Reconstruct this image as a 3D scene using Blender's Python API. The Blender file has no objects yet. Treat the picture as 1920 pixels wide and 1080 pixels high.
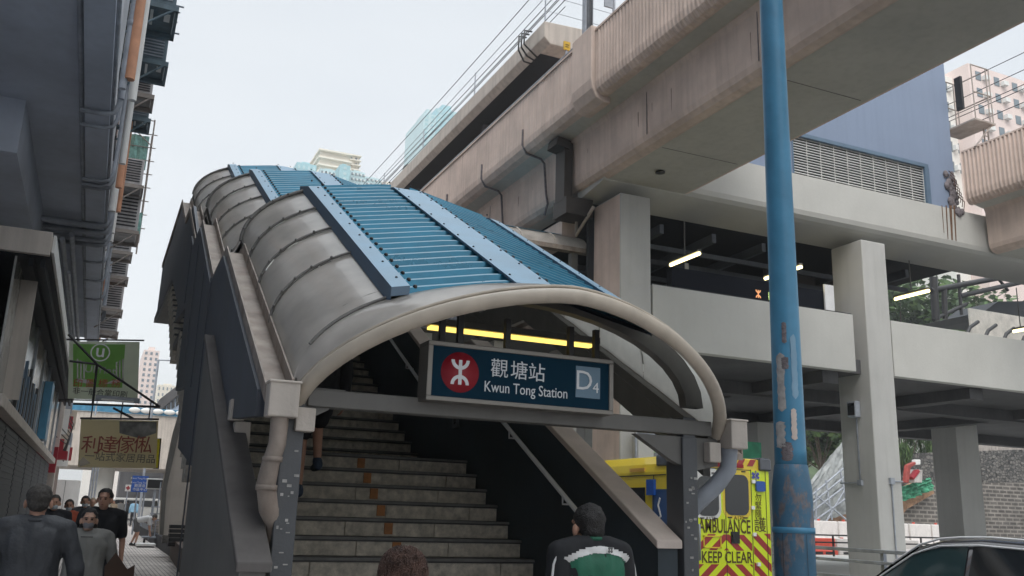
import bpy, bmesh, math, random
from mathutils import Vector, Matrix, noise
random.seed(7)
S=bpy.context.scene; COL=S.collection
PI=math.pi; rad=math.radians
# ---------------- camera ----------------
YAW,PIT,ROL,FPX,CH=0.419799,0.243525,0.031781,1699.89,1.6
_cy,_sy,_cp,_sp,_cr,_sr=math.cos(YAW),math.sin(YAW),math.cos(PIT),math.sin(PIT),math.cos(ROL),math.sin(ROL)
CF=Vector((_sy*_cp,_cy*_cp,_sp)); _r0=Vector((_cy,-_sy,0)); _u0=_r0.cross(CF)
CR=_cr*_r0+_sr*_u0; CU=-_sr*_r0+_cr*_u0; CO=Vector((0,0,CH))
cam=bpy.data.cameras.new('camera'); co=bpy.data.objects.new('camera',cam); COL.objects.link(co)
m=Matrix((CR,CU,-CF)).transposed().to_4x4(); m.translation=CO; co.matrix_world=m
cam.sensor_width=36; cam.lens=FPX/1920*36; cam.clip_end=3000; cam.clip_start=.05; S.camera=co
def at(x,y,X=None,Y=None,Z=None):
    "point of the place seen at photo pixel x,y on the plane X=, Y= or Z="
    d=CF+(x-960)/FPX*CR-(y-540)/FPX*CU
    t=X/d.x if X is not None else Y/d.y if Y is not None else (Z-CH)/d.z
    return CO+t*d
# ---------------- world, sun, exposure ----------------
SUN_EL,SUN_ROT=rad(50),rad(214)
W=bpy.data.worlds.new('World'); S.world=W; W.use_nodes=True
nt=W.node_tree; nt.nodes.clear()
def nd(t,ty,**k):
    n=t.nodes.new(ty)
    for a,b in k.items(): setattr(n,a,b)
    return n
sky=nd(nt,'ShaderNodeTexSky',sky_type='NISHITA',sun_disc=False,sun_elevation=SUN_EL,sun_rotation=SUN_ROT,dust_density=4.,air_density=1.2)
bg=nd(nt,'ShaderNodeBackground'); bg.inputs[1].default_value=.09
bg2=nd(nt,'ShaderNodeBackground'); bg2.inputs[1].default_value=1.0
tc=nd(nt,'ShaderNodeTexCoord'); mp=nd(nt,'ShaderNodeMapping'); mp.inputs['Scale'].default_value=(1,1,2.6)
ns=nd(nt,'ShaderNodeTexNoise'); ns.inputs['Scale'].default_value=1.7; ns.inputs['Detail'].default_value=5; ns.inputs['Roughness'].default_value=.45
rp=nd(nt,'ShaderNodeValToRGB'); rp.color_ramp.elements[0].position=.3; rp.color_ramp.elements[1].position=.72
rp.color_ramp.elements[0].color=(.655,.695,.725,1); rp.color_ramp.elements[1].color=(.80,.82,.825,1)
hs=nd(nt,'ShaderNodeHueSaturation'); hs.inputs['Saturation'].default_value=.5
ad=nd(nt,'ShaderNodeAddShader'); wo=nd(nt,'ShaderNodeOutputWorld')
L=nt.links.new
L(sky.outputs[0],hs.inputs['Color']); L(hs.outputs[0],bg.inputs[0])
L(tc.outputs['Generated'],mp.inputs[0]); L(mp.outputs[0],ns.inputs['Vector']); L(ns.outputs[0],rp.inputs[0]); sx=nd(nt,'ShaderNodeSeparateXYZ'); L(tc.outputs['Generated'],sx.inputs[0])
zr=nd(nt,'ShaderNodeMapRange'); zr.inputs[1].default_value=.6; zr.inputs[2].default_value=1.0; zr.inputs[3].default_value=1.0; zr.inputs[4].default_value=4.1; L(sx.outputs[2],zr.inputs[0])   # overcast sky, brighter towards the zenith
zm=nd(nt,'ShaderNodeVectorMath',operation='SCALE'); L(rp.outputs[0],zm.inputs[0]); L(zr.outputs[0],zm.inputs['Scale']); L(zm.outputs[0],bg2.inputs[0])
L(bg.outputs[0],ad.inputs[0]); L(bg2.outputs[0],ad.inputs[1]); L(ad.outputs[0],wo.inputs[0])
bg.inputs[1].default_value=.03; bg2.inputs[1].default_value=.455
sl=bpy.data.lights.new('sun','SUN'); so=bpy.data.objects.new('sun',sl); COL.objects.link(so)
sl.energy=.85; sl.angle=rad(40); sl.color=(1,.96,.9)
so.rotation_euler=(rad(90)-SUN_EL,0,PI-SUN_ROT)  # light comes from the sky's sun
so.location=(0,0,60)
S.view_settings.view_transform='Standard'; S.view_settings.look='None'; S.view_settings.exposure=1.05; S.view_settings.gamma=1
S.view_settings.use_curve_mapping=False
# ---------------- materials ----------------
def mat(name,c,rough=.65,metal=0,var=.18,scale=2.5,streak=0,bump=0,bscale=40,emit=0,spec=.5,trans=0,grime=None,alpha=1,coat=0):
    M=bpy.data.materials.new(name); M.use_nodes=True; t=M.node_tree; b=t.nodes['Principled BSDF']; l=t.links.new
    b.inputs['Roughness'].default_value=rough; b.inputs['Metallic'].default_value=metal
    b.inputs['Specular IOR Level'].default_value=spec; b.inputs['Transmission Weight'].default_value=trans
    b.inputs['Coat Weight'].default_value=coat; b.inputs['Alpha'].default_value=alpha
    col=(c[0],c[1],c[2],1)
    if emit:
        b.inputs['Emission Color'].default_value=col; b.inputs['Emission Strength'].default_value=emit
    if var<=0: b.inputs['Base Color'].default_value=col
    else:
        tc=nd(t,'ShaderNodeTexCoord'); n=nd(t,'ShaderNodeTexNoise'); n.inputs['Scale'].default_value=scale; n.inputs['Detail'].default_value=6; n.inputs['Roughness'].default_value=.6
        l(tc.outputs['Object'],n.inputs['Vector'])
        r=nd(t,'ShaderNodeValToRGB'); r.color_ramp.elements[0].position=.32; r.color_ramp.elements[1].position=.68
        r.color_ramp.elements[0].color=tuple(v*(1-var) for v in c[:3])+(1,); r.color_ramp.elements[1].color=tuple(min(1,v*(1+var*.7)) for v in c[:3])+(1,)
        l(n.outputs[0],r.inputs[0]); out=r.outputs[0]
        if streak:
            mp=nd(t,'ShaderNodeMapping'); mp.inputs['Scale'].default_value=(4,4,.22)
            n2=nd(t,'ShaderNodeTexNoise'); n2.inputs['Scale'].default_value=1.6; n2.inputs['Detail'].default_value=5
            l(tc.outputs['Object'],mp.inputs[0]); l(mp.outputs[0],n2.inputs['Vector'])
            r2=nd(t,'ShaderNodeValToRGB'); r2.color_ramp.elements[0].position=.45; r2.color_ramp.elements[1].position=.75
            r2.color_ramp.elements[0].color=(0,0,0,1); r2.color_ramp.elements[1].color=(streak,)*3+(1,)
            g=grime or tuple(v*.35 for v in c[:3])
            mx=nd(t,'ShaderNodeMix',data_type='RGBA'); l(n2.outputs[0],r2.inputs[0]); l(r2.outputs[0],mx.inputs[0]); l(out,mx.inputs[6]); mx.inputs[7].default_value=tuple(g)+(1,)
            out=mx.outputs[2]
        l(out,b.inputs['Base Color'])
        if rough<.9:
            mr=nd(t,'ShaderNodeMapRange'); mr.inputs[3].default_value=max(0.02,rough-.08); mr.inputs[4].default_value=min(1,rough+.12); l(n.outputs[0],mr.inputs[0]); l(mr.outputs[0],b.inputs['Roughness'])
        if bump:
            n3=nd(t,'ShaderNodeTexNoise'); n3.inputs['Scale'].default_value=bscale; n3.inputs['Detail'].default_value=4
            l(tc.outputs['Object'],n3.inputs['Vector'])
            bp=nd(t,'ShaderNodeBump'); bp.inputs['Strength'].default_value=bump; bp.inputs['Distance'].default_value=.02
            l(n3.outputs[0],bp.inputs['Height']); l(bp.outputs[0],b.inputs['Normal'])
    return M
def brickmat(name,c1,c2,mortar,w,h,msize=.012,axes='xz',rough=.8,off=.5,bump=.3,cvar=.0):
    M=bpy.data.materials.new(name); M.use_nodes=True; t=M.node_tree; b=t.nodes['Principled BSDF']; l=t.links.new
    tc=nd(t,'ShaderNodeTexCoord'); sp=nd(t,'ShaderNodeSeparateXYZ'); cb=nd(t,'ShaderNodeCombineXYZ'); l(tc.outputs['Object'],sp.inputs[0])
    l(sp.outputs['xyz'.index(axes[0])],cb.inputs[0]); l(sp.outputs['xyz'.index(axes[1])],cb.inputs[1])
    br=nd(t,'ShaderNodeTexBrick'); br.offset=off; br.inputs['Scale'].default_value=1; br.inputs['Brick Width'].default_value=w; br.inputs['Row Height'].default_value=h; br.inputs['Mortar Size'].default_value=msize
    br.inputs['Color1'].default_value=(*c1,1); br.inputs['Color2'].default_value=(*c2,1); br.inputs['Mortar'].default_value=(*mortar,1)
    l(cb.outputs[0],br.inputs['Vector'])
    n=nd(t,'ShaderNodeTexNoise'); n.inputs['Scale'].default_value=1.3; n.inputs['Detail'].default_value=7; l(tc.outputs['Object'],n.inputs['Vector'])
    r=nd(t,'ShaderNodeMapRange'); r.inputs[1].default_value=.3; r.inputs[2].default_value=.7; r.inputs[3].default_value=.6; r.inputs[4].default_value=1.15
    mx=nd(t,'ShaderNodeMix',data_type='RGBA',blend_type='MULTIPLY'); mx.inputs[0].default_value=1
    l(n.outputs[0],r.inputs[0]); l(br.outputs[0],mx.inputs[6]); l(r.outputs[0],mx.inputs[7]); l(mx.outputs[2],b.inputs['Base Color'])
    b.inputs['Roughness'].default_value=rough
    bp=nd(t,'ShaderNodeBump'); bp.inputs['Strength'].default_value=bump; bp.inputs['Distance'].default_value=.01; bp.invert=True
    l(br.outputs['Fac'],bp.inputs['Height']); l(bp.outputs[0],b.inputs['Normal'])
    return M
def stonemat(name,c1,c2,mortar,sc):
    M=bpy.data.materials.new(name); M.use_nodes=True; t=M.node_tree; b=t.nodes['Principled BSDF']; l=t.links.new; b.inputs['Roughness'].default_value=.9
    tc=nd(t,'ShaderNodeTexCoord'); mp=nd(t,'ShaderNodeMapping'); mp.inputs['Scale'].default_value=(1,1,1.5); l(tc.outputs['Object'],mp.inputs[0])
    v=nd(t,'ShaderNodeTexVoronoi',feature='DISTANCE_TO_EDGE'); v2=nd(t,'ShaderNodeTexVoronoi'); 
    for q in (v,v2): q.inputs['Scale'].default_value=sc; l(mp.outputs[0],q.inputs['Vector'])
    r=nd(t,'ShaderNodeValToRGB'); r.color_ramp.elements[0].position=.02; r.color_ramp.elements[1].position=.09; l(v.outputs[0],r.inputs[0])
    r2=nd(t,'ShaderNodeMix',data_type='RGBA'); r2.inputs[6].default_value=(*c1,1); r2.inputs[7].default_value=(*c2,1); s_=nd(t,'ShaderNodeSeparateColor'); l(v2.outputs['Color'],s_.inputs[0]); l(s_.outputs[0],r2.inputs[0])
    mx=nd(t,'ShaderNodeMix',data_type='RGBA'); mx.inputs[6].default_value=(*mortar,1); l(r.outputs[0],mx.inputs[0]); l(r2.outputs[2],mx.inputs[7]); l(mx.outputs[2],b.inputs['Base Color'])
    bp=nd(t,'ShaderNodeBump'); bp.inputs['Distance'].default_value=.1; l(r.outputs[0],bp.inputs['Height']); l(bp.outputs[0],b.inputs['Normal']); return M
m_conc_pink=mat('pinkish concrete',(.64,.52,.455),.8,streak=.5,var=.2,scale=.8,bump=.2,bscale=12,grime=(.42,.335,.29))
m_conc_gray=mat('painted grey concrete',(.50,.50,.475),.75,streak=.14,var=.07,scale=.6,bump=.15,bscale=10,grime=(.41,.405,.38))
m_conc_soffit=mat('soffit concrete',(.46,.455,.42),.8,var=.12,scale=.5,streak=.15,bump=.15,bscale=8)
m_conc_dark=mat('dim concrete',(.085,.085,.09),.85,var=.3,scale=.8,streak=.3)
m_pillar=mat('pillar paint',(.46,.46,.445),.7,streak=.12,var=.08,scale=.7,bump=.1,bscale=10)
m_beige=mat('beige concrete',(.52,.47,.42),.7,streak=.4,var=.12,scale=1.2,bump=.15)
m_coping=mat('coping stone',(.60,.52,.47),.6,var=.12,scale=3,streak=.15,bump=.1)
m_navy=mat('dark navy cladding',(.070,.079,.098),.5,var=.25,scale=1.0,streak=.5,grime=(.095,.115,.15))
m_navy_in=mat('dark blue inner wall',(.030,.045,.058),.5,var=.35,scale=1.2,streak=.3,grime=(.05,.066,.08))
m_grey_steel=mat('grey painted steel',(.15,.145,.135),.5,var=.15,scale=3,streak=.2)
m_post=mat('post paint',(.085,.09,.098),.45,var=.15,scale=4,bump=.08,bscale=60)
m_hoop=mat('hoop beige paint',(.52,.455,.375),.42,var=.14,scale=3,streak=.25,bump=.04)
m_gutter=mat('gutter beige',(.34,.29,.25),.65,var=.3,scale=5,streak=.45,grime=(.14,.09,.07))
m_fibre=mat('translucent vault sheet',(.80,.74,.68),.16,var=.34,scale=2.2,streak=.2,spec=.7,grime=(.42,.38,.35),coat=.35)  # strong blotches in the colour stand in for streaky glossy reflections
def translucent(M,c,f):
    t=M.node_tree; b=t.nodes['Principled BSDF']; o=t.nodes['Material Output']; tr=nd(t,'ShaderNodeBsdfTranslucent'); tr.inputs[0].default_value=(*c,1); mx=nd(t,'ShaderNodeMixShader'); mx.inputs[0].default_value=f
    t.links.new(b.outputs[0],mx.inputs[1]); t.links.new(tr.outputs[0],mx.inputs[2]); t.links.new(mx.outputs[0],o.inputs[0])
translucent(m_fibre,(.74,.75,.71),.48)
m_fibre_in=mat('vault sheet inside',(.30,.31,.30),.5,var=.06)
m_blue=mat('blue roof sheet',(.025,.19,.30),.28,var=.2,scale=2.2,streak=.3,grime=(.045,.17,.27),metal=.25)
m_blue_light=mat('light blue flashing',(.20,.34,.46),.45,var=.12,scale=2.5,metal=.2)
m_blue_dark=mat('slate blue flashing',(.10,.16,.23),.45,var=.15)
m_black=mat('black metal',(.018,.018,.02),.45,var=.2)
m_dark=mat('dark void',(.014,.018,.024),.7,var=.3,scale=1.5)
m_chrome=mat('stainless steel',(.90,.91,.93),.3,metal=.25,var=.05)  # pale, mostly non-metal colour stands in for the sky's reflection
m_coping_dk=mat('weathered coping',(.13,.12,.115),.75,var=.2,scale=3,streak=.3)
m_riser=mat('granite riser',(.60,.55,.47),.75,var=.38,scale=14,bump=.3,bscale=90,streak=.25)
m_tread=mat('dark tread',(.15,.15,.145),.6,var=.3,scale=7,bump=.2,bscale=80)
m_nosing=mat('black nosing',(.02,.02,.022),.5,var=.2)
m_orange=mat('orange strip',(.42,.17,.05),.6,var=.3,scale=12)
m_white=mat('white paint',(.72,.72,.70),.45,var=.08)
m_red=mat('sign red',(.30,.008,.02),.5,var=.06)
m_signblue=mat('sign navy',(.005,.030,.055),.7,var=.08,scale=1.5,spec=.08)
m_text=mat('sign lettering',(.72,.74,.76),.4,var=.0)
m_text_dim=mat('dim lettering',(.42,.42,.40),.5,var=.0)
m_panel=mat('grey blue plate',(.12,.21,.29),.4,var=.0)
m_tube=mat('fluorescent tube',(1,.86,.42),.5,var=0,emit=2.2)
m_tube2=mat('yellow strip light',(1,.72,.16),.5,var=0,emit=.8)
m_pole=mat('blue pole paint',(.06,.235,.39),.38,var=.2,scale=3,streak=.35,grime=(.05,.12,.2),bump=.06,bscale=30)
def worn(name,c,g,lo,hi,scale,rough=.5):
    M=mat(name,c,rough,var=.2,scale=3,bump=.1,bscale=30); t=M.node_tree; b=t.nodes['Principled BSDF']; l=t.links.new
    src=b.inputs['Base Color'].links[0].from_socket; tc=nd(t,'ShaderNodeTexCoord'); mp=nd(t,'ShaderNodeMapping'); mp.inputs['Scale'].default_value=(1.6,1.6,.7)
    n=nd(t,'ShaderNodeTexNoise'); n.inputs['Scale'].default_value=scale; n.inputs['Detail'].default_value=9; n.inputs['Roughness'].default_value=.72
    r=nd(t,'ShaderNodeValToRGB'); r.color_ramp.elements[0].position=lo; r.color_ramp.elements[1].position=hi
    n2=nd(t,'ShaderNodeTexNoise'); n2.inputs['Scale'].default_value=30; r2=nd(t,'ShaderNodeValToRGB'); r2.color_ramp.elements[0].color=tuple(v*.4 for v in g)+(1,); r2.color_ramp.elements[1].color=tuple(v*1.6 for v in g)+(1,)
    mx=nd(t,'ShaderNodeMix',data_type='RGBA'); l(tc.outputs['Object'],mp.inputs[0]); l(mp.outputs[0],n.inputs['Vector']); l(tc.outputs['Object'],n2.inputs['Vector']); l(n2.outputs[0],r2.inputs[0]); l(n.outputs[0],r.inputs[0]); l(r.outputs[0],mx.inputs[0]); l(src,mx.inputs[6]); l(r2.outputs[0],mx.inputs[7]); l(mx.outputs[2],b.inputs['Base Color']); return M
m_pole_worn=worn('worn blue paint',(.045,.13,.215),(.17,.15,.155),.50,.56,3.2)
m_rust=mat('rusty worn paint',(.17,.15,.16),.8,var=.45,scale=14,bump=.4,bscale=60)
m_paper=mat('torn paper',(.42,.41,.40),.8,var=.35,scale=16)
m_asphalt=mat('asphalt',(.10,.10,.10),.85,var=.25,scale=6,bump=.4,bscale=120)
m_pave=brickmat('paving blocks',(.60,.55,.51),(.68,.63,.59),(.24,.22,.21),.2,.1,.012,'yx',off=.5,bump=.4)
m_yellow=mat('ambulance yellow',(.80,.60,.03),.3,var=.05,coat=.5)
m_hivis=mat('fluorescent yellow green',(.72,.86,.015),.35,var=.04,coat=.3)
m_ambred=mat('ambulance red',(.36,.03,.03),.35,var=.04,coat=.3)
m_glass=mat('dark glass',(.012,.015,.018),.06,var=0,spec=.8)
m_rubber=mat('rubber',(.02,.02,.02),.8,var=.1)
m_carpaint=mat('dark car paint',(.035,.035,.042),.22,metal=.4,var=.05,coat=1)
m_ac=mat('air conditioner casing',(.52,.50,.50),.6,var=.25,scale=5,streak=.4)
m_acdark=mat('dark underside casing',(.12,.17,.20),.6,var=.3,scale=5)
m_pipe=mat('pipe grey',(.34,.37,.42),.6,var=.25,scale=3,streak=.3)
m_wallgrey=mat('overhang paint',(.50,.55,.64),.75,var=.16,scale=.7,streak=.12,bump=.15,bscale=8)
m_facade=mat('left facade paint',(.58,.60,.64),.75,var=.15,streak=.3)
m_orangewall=mat('orange wall band',(.60,.30,.18),.7,var=.25)
m_net=mat('green netting',(.22,.42,.38),.8,var=.35,scale=12)
m_bamboo=mat('scaffold pole',(.34,.30,.27),.7,var=.3)
m_leaf=[mat('leaf green %d'%i,c,.6,var=.3,scale=20) for i,c in enumerate([(.035,.075,.02),(.06,.12,.03),(.10,.17,.045)])]
m_bark=mat('bark',(.10,.08,.06),.9,var=.3,bump=.5)
m_skin=mat('skin',(.48,.27,.19),.55,var=.06,scale=8)
m_skin2=mat('lighter skin',(.55,.34,.25),.55,var=.06,scale=8)
m_hair=mat('black hair',(.012,.011,.011),.5,var=.4,scale=30,bump=.6,bscale=140)
m_eye=mat('eye',(.02,.015,.012),.2,var=0)
# ---------------- mesh helpers ----------------
class MB:
    def __init__(s): s.v=[]; s.f=[]; s.mi=[]; s.sm=[]; s.cur=0; s.smooth=False; s.T=None
    def add(s,vs,fs,mi=None,smooth=None):
        b=len(s.v)
        for p in vs:
            p=Vector(p); s.v.append(s.T@p if s.T else p)
        for f in fs:
            s.f.append([b+i for i in f]); s.mi.append(s.cur if mi is None else mi); s.sm.append(s.smooth if smooth is None else smooth)
        return s
    def box(s,x0,x1,y0,y1,z0,z1,mi=None):
        return s.add([(x0,y0,z0),(x1,y0,z0),(x1,y1,z0),(x0,y1,z0),(x0,y0,z1),(x1,y0,z1),(x1,y1,z1),(x0,y1,z1)],
          [(0,3,2,1),(4,5,6,7),(0,1,5,4),(1,2,6,5),(2,3,7,6),(3,0,4,7)],mi,False)
    def cbox(s,c,d,mi=None): return s.box(c[0]-d[0]/2,c[0]+d[0]/2,c[1]-d[1]/2,c[1]+d[1]/2,c[2]-d[2]/2,c[2]+d[2]/2,mi)
    def prism(s,poly,ax,a,b,mi=None,smooth=False):
        "polygon in the two other axes (in xyz order) extruded along ax from a to b"
        def p3(p,t): return (t,p[0],p[1]) if ax=='x' else (p[0],t,p[1]) if ax=='y' else (p[0],p[1],t)
        n=len(poly); vs=[p3(p,a) for p in poly]+[p3(p,b) for p in poly]
        fs=[tuple(range(n))[::-1],tuple(range(n,2*n))]+[(i,(i+1)%n,n+(i+1)%n,n+i) for i in range(n)]
        return s.add(vs,fs,mi,smooth)
    def quad(s,a,b,c,d,mi=None): return s.add([a,b,c,d],[(0,1,2,3)],mi,False)
    def tube(s,pts,r,n=10,mi=None,cap=True,closed=False):
        pts=[Vector(p) for p in pts]; rs=r if isinstance(r,(list,tuple)) else [r]*len(pts); N=len(pts); vs=[]; fs=[]
        up=None
        for i,p in enumerate(pts):
            if closed: t=(pts[(i+1)%N]-pts[i-1])
            else: t=(pts[min(i+1,N-1)]-pts[max(i-1,0)])
            t.normalize()
            if up is None: up=Vector((0,0,1)) if abs(t.z)<.9 else Vector((1,0,0))
            x=t.cross(up); 
            if x.length<1e-4: x=t.cross(Vector((0,1,0)))
            x.normalize(); u=x.cross(t).normalized(); up=u
            for k in range(n):
                a=2*PI*k/n; vs.append(p+rs[i]*(math.cos(a)*x+math.sin(a)*u))
        for i in range(N if closed else N-1):
            j=(i+1)%N
            for k in range(n): fs.append((i*n+k,i*n+(k+1)%n,j*n+(k+1)%n,j*n+k))
        s.add(vs,fs,mi,True)
        if cap and not closed: s.add(vs[:n],[tuple(range(n))[::-1]],mi,False); s.add(vs[-n:],[tuple(range(n))],mi,False)
        return s
    def cyl(s,a,b,r,r2=None,n=16,mi=None): return s.tube([a,b],[r,r if r2 is None else r2],n,mi)
    def bar(s,a,b,w,h,mi=None):
        a=Vector(a); b=Vector(b); t=(b-a).normalized(); up=Vector((0,0,1)) if abs(t.z)<.95 else Vector((0,1,0))
        x=t.cross(up).normalized()*w/2; u=x.cross(t).normalized()*h/2
        vs=[a-x-u,a+x-u,a+x+u,a-x+u,b-x-u,b+x-u,b+x+u,b-x+u]
        return s.add(vs,[(0,1,2,3)[::-1],(4,5,6,7),(0,1,5,4),(1,2,6,5),(2,3,7,6),(3,0,4,7)],mi,False)
    def lathe(s,prof,c=(0,0,0),n=20,mi=None,ax='z'):
        vs=[];fs=[]
        for r,z in prof:
            for k in range(n):
                a=2*PI*k/n; q=(r*math.cos(a),r*math.sin(a),z)
                if ax=='x': q=(z,r*math.cos(a),r*math.sin(a))
                if ax=='y': q=(r*math.cos(a),z,r*math.sin(a))
                vs.append((q[0]+c[0],q[1]+c[1],q[2]+c[2]))
        for i in range(len(prof)-1):
            for k in range(n): fs.append((i*n+k,i*n+(k+1)%n,(i+1)*n+(k+1)%n,(i+1)*n+k))
        fs.append(tuple(range(n))[::-1]); fs.append(tuple(range((len(prof)-1)*n,len(prof)*n)))
        return s.add(vs,fs,mi,True)
    def ball(s,c,r,n=10,mi=None,sq=(1,1,1)):
        prof=[(max(1e-4,math.sin(PI*i/n)),-math.cos(PI*i/n)) for i in range(n+1)]; vs=[];fs=[];m=n*2
        for a,z in prof:
            for k in range(m):
                t=2*PI*k/m; vs.append((c[0]+r*sq[0]*a*math.cos(t),c[1]+r*sq[1]*a*math.sin(t),c[2]+r*sq[2]*z))
        for i in range(n):
            for k in range(m): fs.append((i*m+k,i*m+(k+1)%m,(i+1)*m+(k+1)%m,(i+1)*m+k))
        return s.add(vs,fs,mi,True)
    def grid(s,P,mi=None,smooth=True):
        "P: list of rows of points"
        R=len(P); Cn=len(P[0]); vs=[p for r in P for p in r]
        fs=[(i*Cn+j,i*Cn+j+1,(i+1)*Cn+j+1,(i+1)*Cn+j) for i in range(R-1) for j in range(Cn-1)]
        return s.add(vs,fs,mi,smooth)
    def build(s,name,mats,parent=None,bevel=0,local=False,seg=2,fixn=True):
        me=bpy.data.meshes.new(name); mats=mats if isinstance(mats,(list,tuple)) else [mats]
        vs=s.v; org=Vector((0,0,0))
        if not local:
            if parent: org=wloc(parent)
            else:
                xs=[v.x for v in vs];ys=[v.y for v in vs];zs=[v.z for v in vs]
                org=Vector(((min(xs)+max(xs))/2,(min(ys)+max(ys))/2,min(zs)))
        me.from_pydata([tuple(v-org) for v in vs],[],s.f)
        for mm in mats: me.materials.append(mm)
        for i,p in enumerate(me.polygons): p.material_index=s.mi[i]; p.use_smooth=s.sm[i]
        if fixn:
            bm=bmesh.new(); bm.from_mesh(me); bmesh.ops.recalc_face_normals(bm,faces=bm.faces); bm.to_mesh(me); bm.free()
        me.update()
        o=bpy.data.objects.new(name,me); COL.objects.link(o)
        if parent: o.parent=parent
        elif not local: o.location=org
        if bevel:
            md=o.modifiers.new('bevel','BEVEL'); md.width=bevel; md.segments=seg; md.limit_method='ANGLE'; md.angle_limit=rad(40)
        return o
def wloc(o):
    p=Vector((0,0,0))
    while o: p=p+o.location; o=o.parent
    return p
def tag(o,label=None,cat=None,group=None,kind=None):
    if label:o['label']=label
    if cat:o['category']=cat
    if group:o['group']=group
    if kind:o['kind']=kind
    return o
def thing(name,label,cat,loc=(0,0,0),rz=0,group=None):
    o=bpy.data.objects.new(name,None); COL.objects.link(o); o.location=loc; o.rotation_euler=(0,0,rz); o.empty_display_size=.2
    return tag(o,label,cat,group)
def dup(o,parent=None):
    c=o.copy(); COL.objects.link(c); c.parent=parent
    for ch in [x for x in o.children]: dup(ch,c)
    return c
def dupthing(o,loc,rz=None,label=None,group=None,scale=None):
    c=dup(o); c.location=loc
    if rz is not None:c.rotation_euler=(0,0,rz)
    if scale:c.scale=scale
    if label:c['label']=label
    if group:c['group']=group
    return c
TMP=bpy.data.scenes.new('tmp')
def evalmesh(o):
    with bpy.context.temp_override(scene=TMP,view_layer=TMP.view_layers[0]):
        dg=bpy.context.evaluated_depsgraph_get(); return bpy.data.meshes.new_from_object(o.evaluated_get(dg))
def textmesh(s,size,depth=.002,align='CENTER',bold=0,shear=0,sp=1):
    cu=bpy.data.curves.new('t','FONT'); cu.body=s; cu.size=size; cu.extrude=depth; cu.align_x=align; cu.align_y='CENTER'; cu.offset=bold; cu.shear=shear; cu.space_character=sp; cu.resolution_u=3
    o=bpy.data.objects.new('t',cu); TMP.collection.objects.link(o)
    me=evalmesh(o)
    bpy.data.objects.remove(o); bpy.data.curves.remove(cu); return me
def text(name,s,size,pos,mt,parent,rot=None,depth=.002,align='CENTER',bold=0,width=None,sp=1):
    "lettering as a mesh part; pos in world coordinates, default faces -Y"
    me=textmesh(s,size,depth,align,bold,sp=sp); me.name=name; me.materials.clear(); me.materials.append(mt)
    R=Matrix.Rotation(PI/2,4,'X') if rot is None else rot
    if width:
        xs=[v.co.x for v in me.vertices]; k=width/(max(xs)-min(xs)); me.transform(Matrix.Diagonal((k,1,1,1)))
    me.transform(R); o=bpy.data.objects.new(name,me); COL.objects.link(o)
    if parent: o.parent=parent; o.location=Vector(pos)-wloc(parent)
    else: o.location=pos
    return o
def interp(P,y):
    if y<=P[0][0]: return P[0][1]+(P[1][1]-P[0][1])/(P[1][0]-P[0][0])*(y-P[0][0])
    for (a,b),(c,d) in zip(P,P[1:]):
        if y<=c: return b+(d-b)*(y-a)/(c-a)
    return P[-1][1]
# ================= setting: ground, road, pavement =================
g=MB(); g.box(-300,300,-60,500,-1.2,-.13); tag(g.build('ground',m_asphalt),kind='structure')
g=MB(); g.quad((5.4,-40,-.126),(24.5,-40,-.126),(24.5,200,-.126),(5.4,200,-.126)); tag(g.build('road',m_asphalt),kind='structure')
g=MB()
for y in range(-10,60,6): g.quad((9.0,y,-.122),(9.12,y,-.122),(9.12,y+2.4,-.122),(9.0,y+2.4,-.122))
g.quad((5.7,-40,-.122),(5.8,-40,-.122),(5.8,150,-.122),(5.7,150,-.122)); g.quad((12.0,-40,-.122),(12.1,-40,-.122),(12.1,14,-.122),(12.0,14,-.122))
tag(g.build('road_marking',m_white),kind='structure')
g=MB(); g.box(-6,5.2,-15,120,-.13,0); tag(g.build('pavement',m_pave),kind='structure')
g=MB(); 
for y in range(-15,120,1): g.box(5.2,5.38,y,y+.985,-.13,.004)
tag(g.build('kerb',m_coping,bevel=.01),kind='structure')
g=MB(); g.box(12.2,60,15.2,60,-.13,.02); tag(g.build('station_forecourt',m_conc_gray),kind='structure')
# ================= staircase =================
TR,RI=.28,.152
XL,XR=.93,3.60
def nose(k):
    if k<=14: return 7.40+TR*(k-8)
    if k<=27: return 10.72+TR*(k-15)
    return 15.40+TR*(k-28)
stair=thing('staircase','covered granite stairway with steel handrail climbing to the footbridge under the blue roof','stairs',(2.27,5.3,0))
def flight(k0,k1):
    b=MB(); rnd=random.Random(k0)
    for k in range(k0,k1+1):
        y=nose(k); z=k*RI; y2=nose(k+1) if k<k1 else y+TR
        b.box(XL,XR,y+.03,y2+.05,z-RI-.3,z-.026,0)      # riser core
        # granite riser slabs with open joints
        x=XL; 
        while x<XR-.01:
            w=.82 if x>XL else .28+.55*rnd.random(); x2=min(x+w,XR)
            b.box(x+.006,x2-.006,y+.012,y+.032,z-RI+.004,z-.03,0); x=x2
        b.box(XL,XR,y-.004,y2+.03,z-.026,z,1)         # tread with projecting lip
        b.box(XL,XR,y-.008,y+.02,z-.034,z-.022,2)     # black nosing strip under the lip
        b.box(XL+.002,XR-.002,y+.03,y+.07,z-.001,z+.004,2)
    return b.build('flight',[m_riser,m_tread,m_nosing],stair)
flight(1,14); flight(15,27); flight(28,40)
for y0,y1,k in ((nose(14),nose(15),14),(nose(27),nose(28),27),(nose(40),24,40)):
    b=MB(); b.box(XL,XR,y0+.2,y1+.05,(k-.8)*RI,k*RI-.002,0); b.build('landing',[m_tread],stair)
for k in range(5,15):
    x=2.36+.004*k; b=MB(); b.box(x,x+.075,nose(k)-.002,nose(k)+.014,k*RI-RI+.02,k*RI-.036); b.build('orange_marker_strip',m_orange,stair)
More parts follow.
